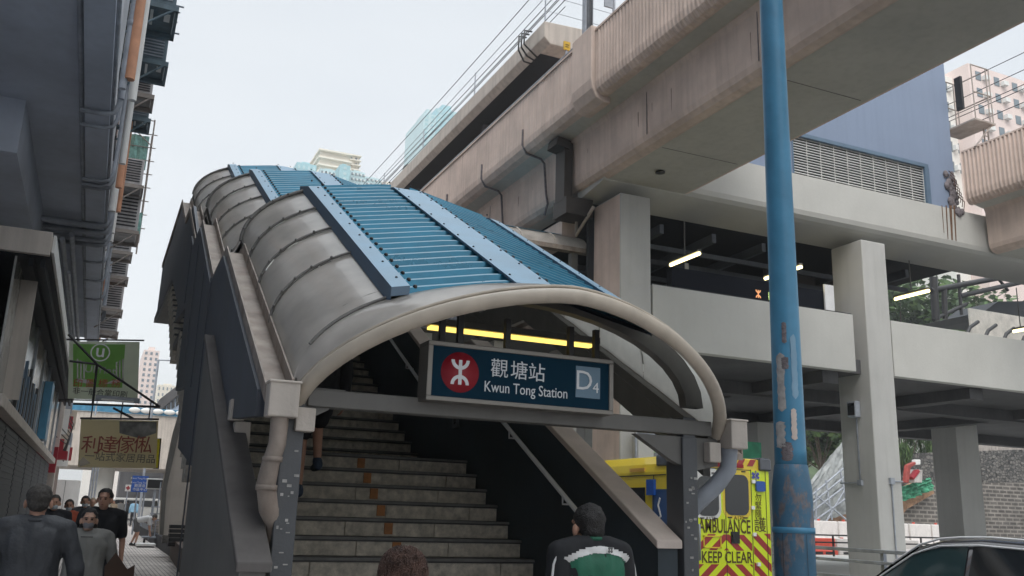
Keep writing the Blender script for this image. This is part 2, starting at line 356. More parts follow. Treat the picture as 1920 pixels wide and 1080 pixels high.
SP=[(5.05,-.06),(9.2,2.19),(10.5,2.19),(14.3,4.25),(15.3,4.25),(18.8,6.15),(24,6.15)]   # line of the nosings
def sline(y,o=0): return interp(SP,y)+o
def profile_poly(P,top,bot,y0,y1):
    ys=[y0]+[a for a,_ in P if y0<a<y1]+[y1]
    return [(y,interp(P,y)+top) for y in ys]+[(y,interp(P,y)+bot) for y in ys[::-1]]
# parapet walls
PW=[(4.4,-.42),(9.08,2.13),(10.44,2.13),(14.2,4.2),(15.2,4.2),(18.8,6.12),(24,6.12)]
for nm,x0,x1,mt in (('right_parapet',3.6,3.76,m_navy_in),('left_parapet',.78,.92,m_grey_steel)):
    ye=8.43 if x0<1 else 24; b=MB(); ya=5.2 if x0<1 else 5.47; ys=[ya]+[a for a,_ in PW if ya<a<ye]+[ye]
    poly=[(y,interp(PW,y)+1.24) for y in ys]+[(y,max(0,interp(PW,y)-.9)) for y in ys[::-1]]
    b.prism(poly,'x',x0,x1,0); pw=b.build('parapet_wall',mt,stair)
    b=MB(); b.prism(profile_poly(PW,1.30,1.243,ya-.02,ye),'x',x0-.02,x1+.03,0); b.build('coping',m_coping if x0>3 else m_coping_dk,pw,bevel=.008)
# handrails
def rail(x,o,y0,y1,r=.021):
    ys=[y0]+[a for a,_ in SP if y0<a<y1]+[y1]
    return [(x,y,sline(y,o)) for y in ys]
b=MB(); b.tube(rail(3.5,.93,5.3,22),.021,10); b.tube(rail(1.03,.93,5.3,22),.021,10)
for x,w in ((3.5,3.6),(1.03,.93)):
    for i in range(14):
        y=5.6+i*1.1; b.tube([(x,y,sline(y,.91)),(x,y,sline(y,.85)),(w,y,sline(y,.85))],.009,6)
b.build('handrail',m_chrome,stair)
b=MB(); q=at(854,783,X=3.588); b.box(3.585,3.598,q.y-.09,q.y+.09,q.z-.11,q.z+.11); o=b.build('notice_plate',mat('notice grey',(.10,.11,.12),.5,var=.3,scale=20),stair)
b=MB(); b.prism([(q.y-.035,q.z-.05),(q.y+.02,q.z-.07),(q.y+.045,q.z+.02),(q.y-.005,q.z+.06)],'x',3.577,3.586); b.build('symbol',m_black,o)
# ================= canopy over the stairs =================
BP=[(5.45,2.27),(8.75,4.06),(10.03,4.06),(13.25,5.77),(14.25,5.77),(16.6,7.02),(24,7.02)]
Bz=lambda y: interp(BP,y)
can=thing('stair_canopy','blue corrugated barrel canopy with grey vault sides over the station stairs','canopy',(2.6,5.5,0))
AX,AA,AB=2.6,1.57,.80
def vz(x,a=AA,bb=AB): return bb*math.sqrt(max(0,1-((x-AX)/a)**2))
def rz(x): return interp([(1.57,.60),(2.43,.775),(2.72,.78),(3.6,.60)],x)
def vault_pts(side,n=10):
    "points from springing to blue roof edge"
    t1=math.acos(1.0/AA); return [(AX-side*AA*math.cos(t1*i/n),AB*math.sin(t1*i/n)) for i in range(n+1)]
segs=[(5.50,8.75,[5.50,6.54,7.29,8.02,8.75]),(10.03,13.25,[10.03,10.85,11.65,12.45,13.25]),(14.25,16.6,[14.25,15.05,15.85,16.6])]
flats=[(8.75,10.03),(13.25,14.25),(16.6,22)]
def panel(side,y0,y1,parent):
    b=MB(); V=[(AX-side*AA,-.11)]+vault_pts(side); rnd=random.Random(int(y0*100))
    ny=4
    rows=[[(x,y0+(y1-y0)*j/ny,Bz(y0+(y1-y0)*j/ny)+z+.006*math.sin(3*j)) for x,z in V] for j in range(ny+1)]
    b.grid(rows,0)
    return b.build('vault_panel',[m_fibre,m_fibre_in],parent,fixn=False)
def rib(side,y,parent,r=.011):
    b=MB(); pts=[(x-side*.008,y,Bz(y)+z+.012) for x,z in vault_pts(side,12)]
    b.tube(pts,r,6)
    for i in (2,4,6,8,10):
        p=pts[i]; b.ball((p[0],p[1]-.02,p[2]+.008),.012,4)
    return b.build('vault_rib',m_blue_dark if 0 else m_grey_steel,parent)
for (a,c,ys) in segs:
    for side in (1,-1):
        for y0,y1 in zip(ys,ys[1:]): panel(side,y0+.004,y1-.004,can)
        for y in ys[(1 if a<6 else 0):]: rib(side,y,can,.02 if y==c else .011)
for (a,c) in flats:
    for side in (1,-1):
        n=max(1,round((c-a)/.9))
        for i in range(n): panel(side,a+(c-a)*i/n+.004,a+(c-a)*(i+1)/n-.004,can)
# blue corrugated sheets
def corr(x0,x1,y0,y1,pitch=.15,h=.045):
    b=MB(); n=max(1,round((y1-y0)/pitch)); p=(y1-y0)/n; xs=[x0+(x1-x0)*i/5 for i in range(6)]
    prof=[(0,0),(.62,0),(.70,1),(.88,1),(.94,0)]
    pr=[(y0+(i+u)*p,hh*h) for i in range(n) for u,hh in prof[:-1]]+[(y1,0)]
    rows=[[(x,y,Bz(y)+rz(x)+.035+hh) for x in xs] for y,hh in pr]
    b.grid(rows,0,False); b.grid([[(q[0],q[1],q[2]-.03) for q in r] for r in rows],1,False)
    for i in range(n):
        for x in (x0+.10,):
            y=y0+(i+.75)*p; b.ball((x,y,Bz(y)+rz(x)+.035+h),.017,4,2)
    return b
def flash(xa,xb,y0,y1,z,side_drop=0):
    b=MB(); ys=[y0+(y1-y0)*i/8 for i in range(9)]
    top=[[(xa,y,Bz(y)+rz(xa)+z),(xb,y,Bz(y)+rz(xb)+z)] for y in ys]; b.grid(top,0,False)
    for x,s in ((xa,-1),(xb,1)): b.grid([[(x,y,Bz(y)+rz(x)+z),(x,y,Bz(y)+rz(x)+z-(side_drop or .02))] for y in ys],1,False)
    b.quad((xa,y0,Bz(y0)+rz(xa)+z),(xb,y0,Bz(y0)+rz(xb)+z),(xb,y0,Bz(y0)+rz(xb)+z-.06),(xa,y0,Bz(y0)+rz(xa)+z-.06),1)
    b.quad((xa,y1,Bz(y1)+rz(xa)+z),(xb,y1,Bz(y1)+rz(xb)+z),(xb,y1,Bz(y1)+rz(xb)+z-.09),(xa,y1,Bz(y1)+rz(xa)+z-.09),1)
    n=int((y1-y0)/.33)
    for i in range(n):
        y=y0+(i+.5)*(y1-y0)/n
        for x in ((xa+.03,xb-.03) if xb-xa>.2 else ((xa+xb)/2+.02,)): b.ball((x,y,Bz(y)+rz(x)+z),.010,4,2)
    return b
for a,c in [(5.38,8.93),(10.15,13.35),(14.35,16.7)]:
    corr(1.66,2.47,a,c).build('corrugated_sheet',[m_blue,m_navy,m_black],can,fixn=False)
    corr(2.68,3.52,a,c).build('corrugated_sheet',[m_blue,m_navy,m_black],can,fixn=False)
    flash(2.43,2.72,a,c,.10).build('ridge_flashing',[m_blue_light,m_blue_dark,m_black],can)
    flash(1.57,1.69,a,c,.13,.12).build('edge_flashing',[m_blue_light,m_blue_dark,m_black],can)
    flash(3.50,3.62,a,c,.10,.10).build('edge_flashing',[m_blue_light,m_blue_dark,m_black],can)
for a,c in [(8.93,10.15),(13.35,14.35),(16.7,22)]:
    corr(1.6,3.6,a,c).build('corrugated_sheet',[m_blue,m_navy,m_black],can,fixn=False)
# ceiling, ribs below
b=MB()
for a,c in [(5.5,8.75),(8.75,10.03),(10.03,13.25),(13.25,14.25),(14.25,16.6),(16.6,22)]:
    xs=[1.62+(3.58-1.62)*i/8 for i in range(9)]
    b.grid([[(x,y,Bz(y)+vz(x)-.03) for x in xs] for y in (a,c)],0,True)
b.build('ceiling_lining',mat('lining grey',(.13,.13,.12),.7,var=.2),can)
for y in (5.72,8.75,10.03,11.7,13.25,14.25,16.6,18.6):
    b=MB(); N=20
    o=[(AX-(AA-.02)*math.cos(PI*i/N),(AB-.02)*math.sin(PI*i/N)) for i in range(N+1)]
    n_=[(AX-(AA-.17)*math.cos(PI*i/N),(AB-.17)*math.sin(PI*i/N)) for i in range(N+1)]
    for i in range(N):
        b.add([(o[i][0],y-.045,Bz(y)+o[i][1]),(o[i+1][0],y-.045,Bz(y)+o[i+1][1]),(n_[i+1][0],y-.045,Bz(y)+n_[i+1][1]),(n_[i][0],y-.045,Bz(y)+n_[i][1]),
               (o[i][0],y+.045,Bz(y)+o[i][1]),(o[i+1][0],y+.045,Bz(y)+o[i+1][1]),(n_[i+1][0],y+.045,Bz(y)+n_[i+1][1]),(n_[i][0],y+.045,Bz(y)+n_[i][1])],[(0,1,2,3),(7,6,5,4),(3,2,6,7),(0,4,5,1)])
    b.build('arch_frame',m_grey_steel,can)
# springing beams
for x0,x1,o in ((1.03,1.15,0),(4.06,4.14,.12)):
    b=MB(); b.prism(profile_poly(BP,.02-o,-.07-o,5.5,22),'x',x0,x1); b.build('springing_beam',m_grey_steel,can)
# side infill beam on the right (dark web under the springing beam)
b=MB(); b.prism(profile_poly(BP,-.19,-.42,5.55,22),'x',4.05,4.11); b.build('side_web',m_grey_steel,can)
# front hoop, flared forward
def hoop(th,da=0,db=0):
    c,s=math.cos(th),math.sin(th); n=1.675; x=2.596-(1.568+da-.035)*(1 if c>0 else -1)*abs(c)**(2/n); h=(.747+db-.03)*s**(2/n)
    return Vector((x,5.5-h*.945,2.196+h))
N=48
b=MB(); b.tube([hoop(PI*i/N) for i in range(N+1)],.048,14); b.build('front_hoop',m_hoop,can)
b=MB(); rows=[]
for i in range(N+1):
    th=PI*i/N; p=hoop(th,.02,.02)+Vector((0,.03,.03)); q=Vector((AX-AA*math.cos(th),5.50,Bz(5.50)+AB*math.sin(th)+.004))
    rows.append([p.lerp(q,k/5)+Vector((0,0,.03*math.sin(PI*k/5))) for k in range(6)])
b.grid(rows,0); b.grid([[v+Vector((0,0,-.035)) if 0<j<5 else v+Vector((0,.01,-.02)) for j,v in enumerate(r)] for r in rows],1)
b.tube([r[0]+Vector((0,0,.012)) for r in rows],.012,6,2); 
b.build('flared_hood',[m_fibre,m_grey_steel,m_hoop],can,fixn=False)
b=MB(); b.tube([Vector((AX-AA*math.cos(PI*i/N),5.50,Bz(5.50)+AB*math.sin(PI*i/N)+.012)) for i in range(5,N-4)],.014,6); b.build('hood_joint',m_grey_steel,can)
# beam with sign, posts
b=MB(); b.box(1.12,4.05,5.44,5.56,2.185,2.29); b.build('cross_beam',m_grey_steel,can,bevel=.006)
for x0,x1 in ((.985,1.112),(3.80,3.925)):
    b=MB(); b.box(x0,x1,5.447,5.66,0,2.165); b.box(x0+.01,x1-.01,5.452,5.55,2.16,2.31)
    b.box(x0-.03,x1+.03,5.41,5.61,0,.012)
    po=b.build('post',m_post,can,bevel=.006)
    rnd=random.Random(int(x0*100))
    for i in range(22):
        b=MB(); z=1.0+rnd.random()*.95 if i<18 else .3+rnd.random(); w=.008+.022*rnd.random(); x=x0+.012+(x1-x0-.04)*rnd.random(); b.box(x,x+w,5.4425,5.4465,z,z+.006+.012*rnd.random()); b.build('torn_sticker',m_paper,po)
# gussets
b=MB(); b.prism([(3.42,2.17),(4.12,2.17),(4.12,1.98),(3.9,1.93),(3.72,2.0)],'y',5.47,5.53); b.build('gusset',m_grey_steel,can)
b=MB(); b.prism([(1.0,2.30),(1.35,2.30),(1.25,2.17),(1.12,2.1),(1.0,2.12)],'y',5.47,5.53); b.build('gusset',m_grey_steel,can)
for (x0,x1,z0,z1,y) in ((1.05,1.165,2.03,2.17,5.40),(4.00,4.10,2.00,2.14,5.40)):
    b=MB(); b.box(x0,x1,y,y+.12,z0,z1); b.build('junction_box',m_beige,can,bevel=.008)
# gutters: open trough on each side following the slope
GP=[(5.46,2.29),(8.45,3.92),(9.42,3.87),(11.6,5.08),(12.45,5.06),(14.4,6.1),(15.2,6.15),(16.9,7.0),(22,7.0)]
def gutter(x0,x1,s,d=0):
    b=MB(); ys=[a for a,_ in GP]; xo,xi=(x0,x1)
    P=lambda x,o:[(x,y,interp(GP,y)+o) for y in ys]
    b.prism(profile_poly(GP,0.0+d,-.10+d,5.46,22),'x',xo,xo+s*.012,0)
    b.prism(profile_poly(GP,-.055+d,-.10+d,5.46,22),'x',xo+s*.012,xi,0)
    b.prism(profile_poly(GP,.05+d,-.055+d,5.46,22),'x',xi-s*.012,xi,0)
    return b.build('gutter',m_gutter,can)
gutter(.868,1.03,1); gutter(4.34,4.20,-1,-.16)
for x0,x1,y0 in ((.872,1.048,5.33),(4.14,4.285,5.33)):
    b=MB(); b.box(x0,x1,y0,5.47,2.10,2.30); b.box(x0-.008,x1+.008,y0-.008,5.47,2.295,2.312); b.build('gutter_outlet_box',m_beige,can,bevel=.01)
b=MB(); b.tube([(.955,5.40,2.11),(.955,5.40,1.95),(.93,5.40,1.85),(.915,5.42,1.72),(.95,5.46,1.58),(1.0,5.52,1.5),(1.02,5.56,1.35),(1.02,5.58,0)],[.052,.05,.05,.056,.056,.05,.045,.045],14)
b.lathe([(.058,-.015),(.058,.015)],(.935,5.40,1.86),14); b.lathe([(.062,-.015),(.062,.015)],(.92,5.42,1.70),14); b.build('downpipe',m_gutter,can)
b=MB(); b.tube([(4.20,5.44,2.11),(4.20,5.46,1.96),(4.12,5.5,1.84),(3.99,5.58,1.70),(3.95,5.64,1.58),(3.95,5.65,0)],.062,14); b.build('downpipe',m_pipe,can)
# dark side cladding on the alley side
b=MB(); X=.87
top=[(y,interp(GP,y)-.10) for y in (7.0,8.45,9.42,11.6,12.45,12.95)]
far=[(13.58,5.13),(14.3,4.23),(12.44,4.1),(12.44,3.0),(11.07,2.9),(11.0,2.2),(8.87,1.9),(8.87,0.0),(6.9,0.0),(6.9,2.2),(5.62,2.12),(5.62,2.28)]
b.prism(top+far,'x',.845,.905,0)
for y,z0,z1 in ((12.6,4.2,5.0),(11.4,3.2,4.7),(10.2,2.8,4.2),(9.3,.2,3.8)): b.box(.836,.846,y,y+.05,z0,z1)
b.build('side_cladding',m_navy,can)
b=MB(); b.prism([(12.3,5.0),(14.0,6.0),(15.2,6.1),(17,6.9),(22,6.9),(22,5.6),(17.4,5.6),(14.3,4.4)],'x',.89,.93,0); b.build('side_cladding',m_navy,can)
for i,(x,y,w,h) in enumerate([(443,770,24,36),(451,815,26,42)]):
    p=at(x,y,Y=6.7); b=MB(); k=6.9/1700*1.0; b.box(p.x-w*k/2*1.05,p.x+w*k/2*1.05,6.62,6.72,p.z-h*k/2,p.z+h*k/2)
    b.box(p.x-w*k*.3,p.x-w*k*.2,6.61,6.62,p.z+h*k*.3,p.z+h*k*.38); b.build('switch_box',m_beige,can,bevel=.005)
# strip light under the hood
b=MB(); b.box(2.05,3.37,5.98,6.06,2.855,2.875); lf=b.build('strip_light',m_tube2,can)
b=MB(); b.box(2.0,3.42,5.97,6.07,2.88,2.93); b.build('light_casing',m_grey_steel,lf)
# ================= station name sign =================
sg=thing('station_sign','navy station name board with red roundel and D4 hung under the arch','sign',(2.53,5.36,2.28))
def on(x,y,Y=5.30): return at(x,y,Y=Y)
p0=on(805,752); p1=on(1148,640); x0,x1=on(804,700).x,on(1147,730).x; z0,z1=on(805,749).z+.005,on(808,640).z
b=MB(); b.box(x0,x1,5.315,5.46,z0,z1,0)
fw=.021
for bx in ((x0-.012,x1+.012,z1-fw,z1+.008),(x0-.012,x1+.012,z0-.008,z0+fw),(x0-.012,x0+fw,z0+fw,z1-fw),(x1-fw,x1+.012,z0+fw,z1-fw)): b.box(bx[0],bx[1],5.295,5.47,bx[2],bx[3],1)
b.build('sign_frame',[m_dark,m_grey_steel if 0 else mat('sign frame metal',(.22,.205,.185),.4,metal=.5,var=.1)],sg,bevel=.004)
b=MB(); b.box(x0+fw,x1-fw,5.305,5.315,z0+fw,z1-fw); b.build('sign_face',m_signblue,sg)
c=on(863,698); b=MB(); b.lathe([(.128,-.001),(.128,.001)],(c.x,5.3045,c.z),40,ax='y'); b.build('roundel',m_red,sg)
b=MB(); yy=5.300
def arcs(cx,cz,r0,r1,a0,a1,n=12):
    for i in range(n):
        u,v=a0+(a1-a0)*i/n,a0+(a1-a0)*(i+1)/n
        b.prism([(cx+r0*math.cos(u),cz+r0*math.sin(u)),(cx+r1*math.cos(u),cz+r1*math.sin(u)),(cx+r1*math.cos(v),cz+r1*math.sin(v)),(cx+r0*math.cos(v),cz+r0*math.sin(v))],'y',yy,yy+.003)
arcs(c.x,c.z+.078,.040,.062,PI*1.0,PI*2.0); arcs(c.x,c.z-.078,.040,.062,0,PI)
b.box(c.x-.011,c.x+.011,yy-.001,yy+.003,c.z-.078,c.z+.078); b.build('emblem',m_text,sg)
for ch,px in (('觀',937),('塘',977),('站',1006+1)):
    q=on(px if ch!='塘' else 974,{'觀':693,'塘':697,'站':701}[ch]); text('lettering',ch,.128,(q.x,5.304,q.z),m_text,sg)
q=on(988,732); text('lettering','Kwun Tong Station',.098,(q.x,5.304,q.z),m_text,sg,width=on(1066,735).x-on(911,727).x)
q=on(1103,717); b=MB(); b.box(q.x-.093,q.x+.093,5.303,5.306,q.z-.105,q.z+.105); b.build('exit_plate',m_panel,sg)
q=on(1095,714); text('lettering','D',.185,(q.x,5.300,q.z-.004),m_text,sg); q=on(1117,727); text('lettering','4',.10,(q.x,5.300,q.z-.005),m_text,sg)
for px in (836,870,960,1080,1128): 
    b=MB(); q=on(px,640); b.box(q.x-.018,q.x+.018,5.36,5.40,z1,z1+.22); b.build('hanger',m_black,sg)
# ================= viaduct =================
def viaduct(name,label,dx,y0,y1,mirror=False,fl=((0.,18.62,.032),(19.78,60.,.012)),xr=14.34):
    v=thing(name,label,'viaduct',(dx+12.4,y0,0),group=None)
    P=[(10.53,13.86),(10.53,12.42),(10.56,12.25),(10.66,12.13),(10.82,12.10),(11.30,12.03),(11.36,11.9),(11.38,10.78),(11.42,10.64),(11.52,10.54),(11.7,10.5),(xr-.1,10.5),(xr,10.53),(xr+.2,12.0),(xr+.75,12.12),(xr+.85,12.3),(xr+.85,13.8),(xr+.7,13.8),(xr+.7,12.7),(10.75,12.7),(10.75,13.86)]
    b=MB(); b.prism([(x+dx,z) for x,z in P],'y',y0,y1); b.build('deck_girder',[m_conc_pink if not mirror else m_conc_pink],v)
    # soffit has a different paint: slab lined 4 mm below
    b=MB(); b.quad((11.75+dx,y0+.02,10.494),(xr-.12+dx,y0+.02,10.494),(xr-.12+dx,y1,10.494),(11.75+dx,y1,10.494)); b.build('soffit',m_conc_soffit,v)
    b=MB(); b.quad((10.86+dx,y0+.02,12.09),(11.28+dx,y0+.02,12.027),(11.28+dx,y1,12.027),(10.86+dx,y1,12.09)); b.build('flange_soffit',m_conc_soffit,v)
    for a,c,h in fl:
        if c<=y0 or a>=y1: continue
        b=MB(); a=max(a,y0); c=min(c,y1); n=int((c-a)/(.15 if h>.02 else .2)); rows=[]
        sk=[(10.52,13.87,1,0),(10.52,13.2,1,0),(10.52,12.6,1,0),(10.515,12.42,1,0),(10.54,12.24,.8,.6),(10.65,12.11,.5,.8),(10.80,12.085,0,.6)]
        for i in range(n*4+1):
            y=a+(c-a)*i/(n*4); d=h*(1,1,0,0)[i%4]
            rows.append([(x+dx-.012-d*nx,y,z-d*nz) for x,z,nx,nz in sk])
        b.grid(rows,0,False); b.build('fluted_parapet_face',m_conc_pink,v,fixn=False)
    b=MB(); b.box(10.46+dx,10.8+dx,y0,y1,13.872,13.93); b.build('parapet_cap',m_conc_pink,v)
    return v
m_drip=mat('drip stain',(.34,.255,.21),.85,var=.3)
vd=viaduct('railway_viaduct','long pinkish concrete railway viaduct with fluted parapet running overhead beside the covered stairs',0,-6,150)
b=MB(); b.prism([(10.36,14.02),(10.36,12.5),(10.40,12.25),(10.52,12.02),(10.75,11.93),(10.95,11.93),(10.95,12.05),(10.8,14.02)],'y',18.66,19.74,0); b.build('pilaster',m_conc_pink,vd,bevel=.03)
for y in (9.2,13.4,17.6,22.5,27.5,33,39):
    b=MB(); b.box(11.352,11.37,y,y+.018,10.75,11.88); b.box(11.8,14.1,y,y+.018,10.488,10.496); b.build('expansion_joint',m_rust,vd)
rnd=random.Random(8)
for i in range(16):
    y=10+rnd.random()*16; h=.25+.7*rnd.random(); w=.03+.08*rnd.random(); b=MB(); b.add([(11.366,y,11.86),(11.366,y+w,11.86),(11.368,y+w*.7,11.86-h),(11.368,y+w*.4,11.86-h*1.1)],[(0,1,2,3)]); b.build('drip_stain',m_drip,vd,fixn=False)
b=MB(); b.tube([(10.50,19.9+i*6,13.98) for i in range(20)],.035,6); b.build('parapet_rail',m_pipe,vd)
vd2=viaduct('railway_viaduct','weathered fluted viaduct at the right edge beyond the slate blue plant room',14.85,-6,19.9,fl=((0,14.0,.06),(14.04,19.9,.06)),xr=13.6)
b=MB(); b.cyl((20.2,17,10.49),(20.2,17,10.45),.1); 
q=at(1238,321,Z=10.49); b=MB(); b.lathe([(.13,0),(.13,.03),(.09,.05)],(q.x,q.y,10.44),16); b.build('soffit_drain',m_black,vd)
# steel drain duct down the web + thin conduits
def path(pts,**k): return [at(x,y,**k) for x,y in pts]
b=MB(); a=at(1036,278,Z=11.75); c=at(1076,292,X=11.15); 
b.bar((a.x,a.y,11.90),(11.2,a.y,11.82),.6,.26); b.bar((11.17,a.y,11.9),(11.17,a.y,10.2),.26,.55); b.box(11.05,11.9,a.y-.4,a.y+.4,9.75,10.25); 
b.build('drain_duct',mat('dark drain duct',(.035,.03,.028),.6,var=.3),vd)
for off,x0 in ((0,0),(3.2,0),(6.5,0)):
    b=MB(); y=a.y+1.4+off; b.tube([(10.48,y,12.8),(10.48,y,12.3),(10.62,y,12.06),(11.1,y,11.98),(11.22,y,11.85),(11.30,y,10.9),(11.36,y,10.6),(11.36,y+.2,10.3)],.035,7); b.build('conduit',m_rust,vd)
b=MB(); b.box(11.55,12.0,a.y-1.6+2.4,60,9.35,9.95); b.build('lower_girder',m_conc_pink,vd)
b=MB(); q0=at(1063,402,X=11.8); q1=at(1113,388,Y=21); b.tube([(11.7,a.y+.2,10.0),(11.7,a.y+.2,9.35),q1],.05,8); b.build('drain_pipe',m_beige,vd)
# catenary masts and wires
ma=thing('catenary_mast','grey steel catenary mast rising from the pilaster on the viaduct parapet','mast',(10.98,20,14))
b=MB(); b.box(10.86,10.88,19.9,20.1,13.9,23); b.box(11.08,11.10,19.9,20.1,13.9,23); b.box(10.88,11.08,19.99,20.01,13.9,23); b.build('mast_post',m_pipe,ma)
b=MB()
for i in range(4): b.tube([(10.92+.04*i,19.88,14.3),(10.9+.045*i,19.86,16),(10.95+.03*i,19.86,19)],.012,5)
b.build('cable',m_black,ma)
b=MB(); b.tube([(11.0,20,22),(12.5,20,22.4),(14,20,22.2)],.05,6); b.build('bracket_arm',m_pipe,ma)
ma2=thing('catenary_mast','short bent mast with small plate beside the viaduct parapet at the top of the frame','mast',(11.6,18.2,13.9))
q=at(1148,0,Y=18.2); b=MB(); b.tube([(q.x+.05,18.2,13.8),(q.x+.05,18.2,q.z),(q.x-.1,18.2,q.z+.3),(q.x-.1,18.2,q.z+2.5)],.04,6); b.build('mast_post',m_pipe,ma2)
b=MB(); p=at(1140,5,Y=18.2); b.box(p.x-.12,p.x+.12,18.15,18.2,p.z-.15,p.z+.2); b.build('plate',m_pipe,ma2)
b=MB()
for k,(px,py) in enumerate([(981,0),(1019,4),(1024,10),(1016,22),(1010,40),(1060,0)]):
    q=at(px,py,Y=24); y0=24 if k==5 else 6
    b=MB(); b.tube([(q.x,y,q.z-.25*math.sin(PI*((y-6)%40)/40)) for y in range(y0,150,4)],.016,4)
    tag(b.build('overhead_wire',m_black),['topmost thin wire running along the left of the viaduct','upper of the paired wires beside the platform roof','black wire close below the paired wires beside the platform roof','wire just outside the platform roof edge','wire nearest to the platform roof fascia','wire crossing the roof end behind the mast'][k],'wire','wires along the viaduct')
# platform roof
pr=thing('platform_roof','long beige station platform roof with dark underside above the viaduct deck','roof',(15,23.4,12.7))
b=MB(); b.prism([(11.28,16.85),(11.28,16.3),(11.5,16.1),(19.8,16.1),(20,16.3),(20,16.85),(15.6,17.1)],'y',23.4,150,0); b.build('roof_slab',m_beige,pr,bevel=.03)
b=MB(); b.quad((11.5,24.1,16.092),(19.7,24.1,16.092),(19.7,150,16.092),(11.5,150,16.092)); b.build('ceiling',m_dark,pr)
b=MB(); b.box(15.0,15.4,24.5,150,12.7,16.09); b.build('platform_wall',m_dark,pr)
for i in range(9):
    b=MB(); y=30+i*9; b.box(12.0,12.2,y,y+.2,12.7,16.09); b.build('column',m_conc_dark,pr)
b=MB()
for i in range(12): b.tube([(11.4,23.6+i*6,16.85),(11.4,23.6+i*6,17.9)],.025,5)
for z in (17.3,17.85): b.tube([(11.4,23.6,z),(11.4,95,z)],.015,4)
b.tube([(11.4,23.5,17.3),(19,23.5,17.3)],.012,4); b.tube([(11.4,23.5,17.85),(19,23.5,17.85)],.012,4)
b.build('roof_railing',m_pipe,pr)
b=MB()
for i in range(3):
    q=at(988+i*5,42+i*2,X=11.26); b.tube([(11.25,q.y,16.9),(10.9,q.y-.2,16.75),(10.85,q.y-.3,16.2),(11.1,q.y-.2,15.9+.1*i),(11.5,q.y,16.0)],.03,6)
b.build('cable',m_black,pr)
ys_=thing('signal_sign','small yellow plate on a thin pole above the viaduct parapet','sign',at(1062,120,Y=22.5))
q=at(1062,87,Y=22.5); b=MB(); b.box(q.x-.11,q.x+.11,22.45,22.5,q.z-.14,q.z+.14); b.build('plate',mat('amber plate',(.62,.38,.02),.4),ys_)
b=MB(); b.cyl((q.x,22.5,q.z-.1),(q.x,22.5,q.z-1.8),.035,n=8); b.build('pole',m_pipe,ys_)
b=MB(); b.box(q.x-.06,q.x+.07,22.44,22.45,q.z+.02,q.z+.035); b.box(q.x-.06,q.x+.05,22.44,22.45,q.z-.05,q.z-.035); b.build('marking',m_black,ys_)
cb=thing('catenary_bracket','dark bracket with an insulator ring sticking out from the far end of the platform roof','bracket',at(785,325,Y=48))
q=at(795,326,Y=48); p=at(762,322,Y=48); b=MB(); b.tube([q,p],.09,6); b.tube([p,p+Vector((0,0,-.5)),p+Vector((.6,0,-.9))],.05,6); b.build('arm',m_black,cb)
b=MB(); c0=at(768,320,Y=48); b.tube([c0+Vector((.35*math.cos(t),0,.35*math.sin(t))) for t in [i*PI/6 for i in range(12)]],.08,6,closed=True); b.build('insulator',m_black,cb)
# ================= station building =================
st=thing('station_building','grey concrete elevated station with long beams and a dark open concourse on square pillars','building',(26,20,0))
b=MB(); b.prism([(20.0,11.82),(20.0,10.70),(20.04,10.56),(20.16,10.47),(20.35,10.43),(21.6,10.28),(21.6,11.82)],'x',11.6,60); b.build('upper_beam',m_conc_gray,st)
b=MB(); b.box(13.06,20.13,20.0,20.28,5.97,7.69); b.build('parapet_band',m_conc_gray,st,bevel=.015)
b=MB(); b.box(21.66,60,20.0,20.28,5.97,7.69); b.build('parapet_band',m_conc_gray,st,bevel=.015)
for x0,x1,y0,y1,zt in ((12.05,13.0,19.99,21.45,10.12),(20.62,21.6,19.97,21.25,10.12),(30.2,31.2,19.97,21.25,10.12),(32.45,33.75,27,28.25,5.89),(24.2,25.4,29.5,30.8,5.5),(16,17.3,29,30.5,5.5)):
    b=MB(); b.box(x0,x1,y0,y1,.02,zt); b.build('pillar',m_pillar,st,bevel=.03)
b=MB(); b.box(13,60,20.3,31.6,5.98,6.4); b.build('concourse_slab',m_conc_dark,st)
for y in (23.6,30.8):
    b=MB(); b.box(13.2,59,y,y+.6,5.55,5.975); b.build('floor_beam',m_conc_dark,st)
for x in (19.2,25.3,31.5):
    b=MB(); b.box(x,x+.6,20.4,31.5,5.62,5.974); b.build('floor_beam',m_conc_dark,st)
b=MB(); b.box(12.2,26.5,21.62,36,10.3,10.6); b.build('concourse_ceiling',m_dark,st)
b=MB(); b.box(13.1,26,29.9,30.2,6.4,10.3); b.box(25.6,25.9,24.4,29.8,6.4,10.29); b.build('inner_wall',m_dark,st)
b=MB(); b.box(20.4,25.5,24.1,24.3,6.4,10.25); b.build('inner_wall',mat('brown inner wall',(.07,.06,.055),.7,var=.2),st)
for x in (14.5,16.4,18.3,22.5,24.4):
    b=MB(); b.bar((x,21.7,9.95),(x+.5,29.5,9.95),.14,.28); b.build('ceiling_joist',m_navy,st)
for y in (22.6,24.0,25.8,27.8):
    b=MB(); b.box(13.2,25.4,y,y+.1,9.6,9.75); b.build('ceiling_joist',m_navy,st)
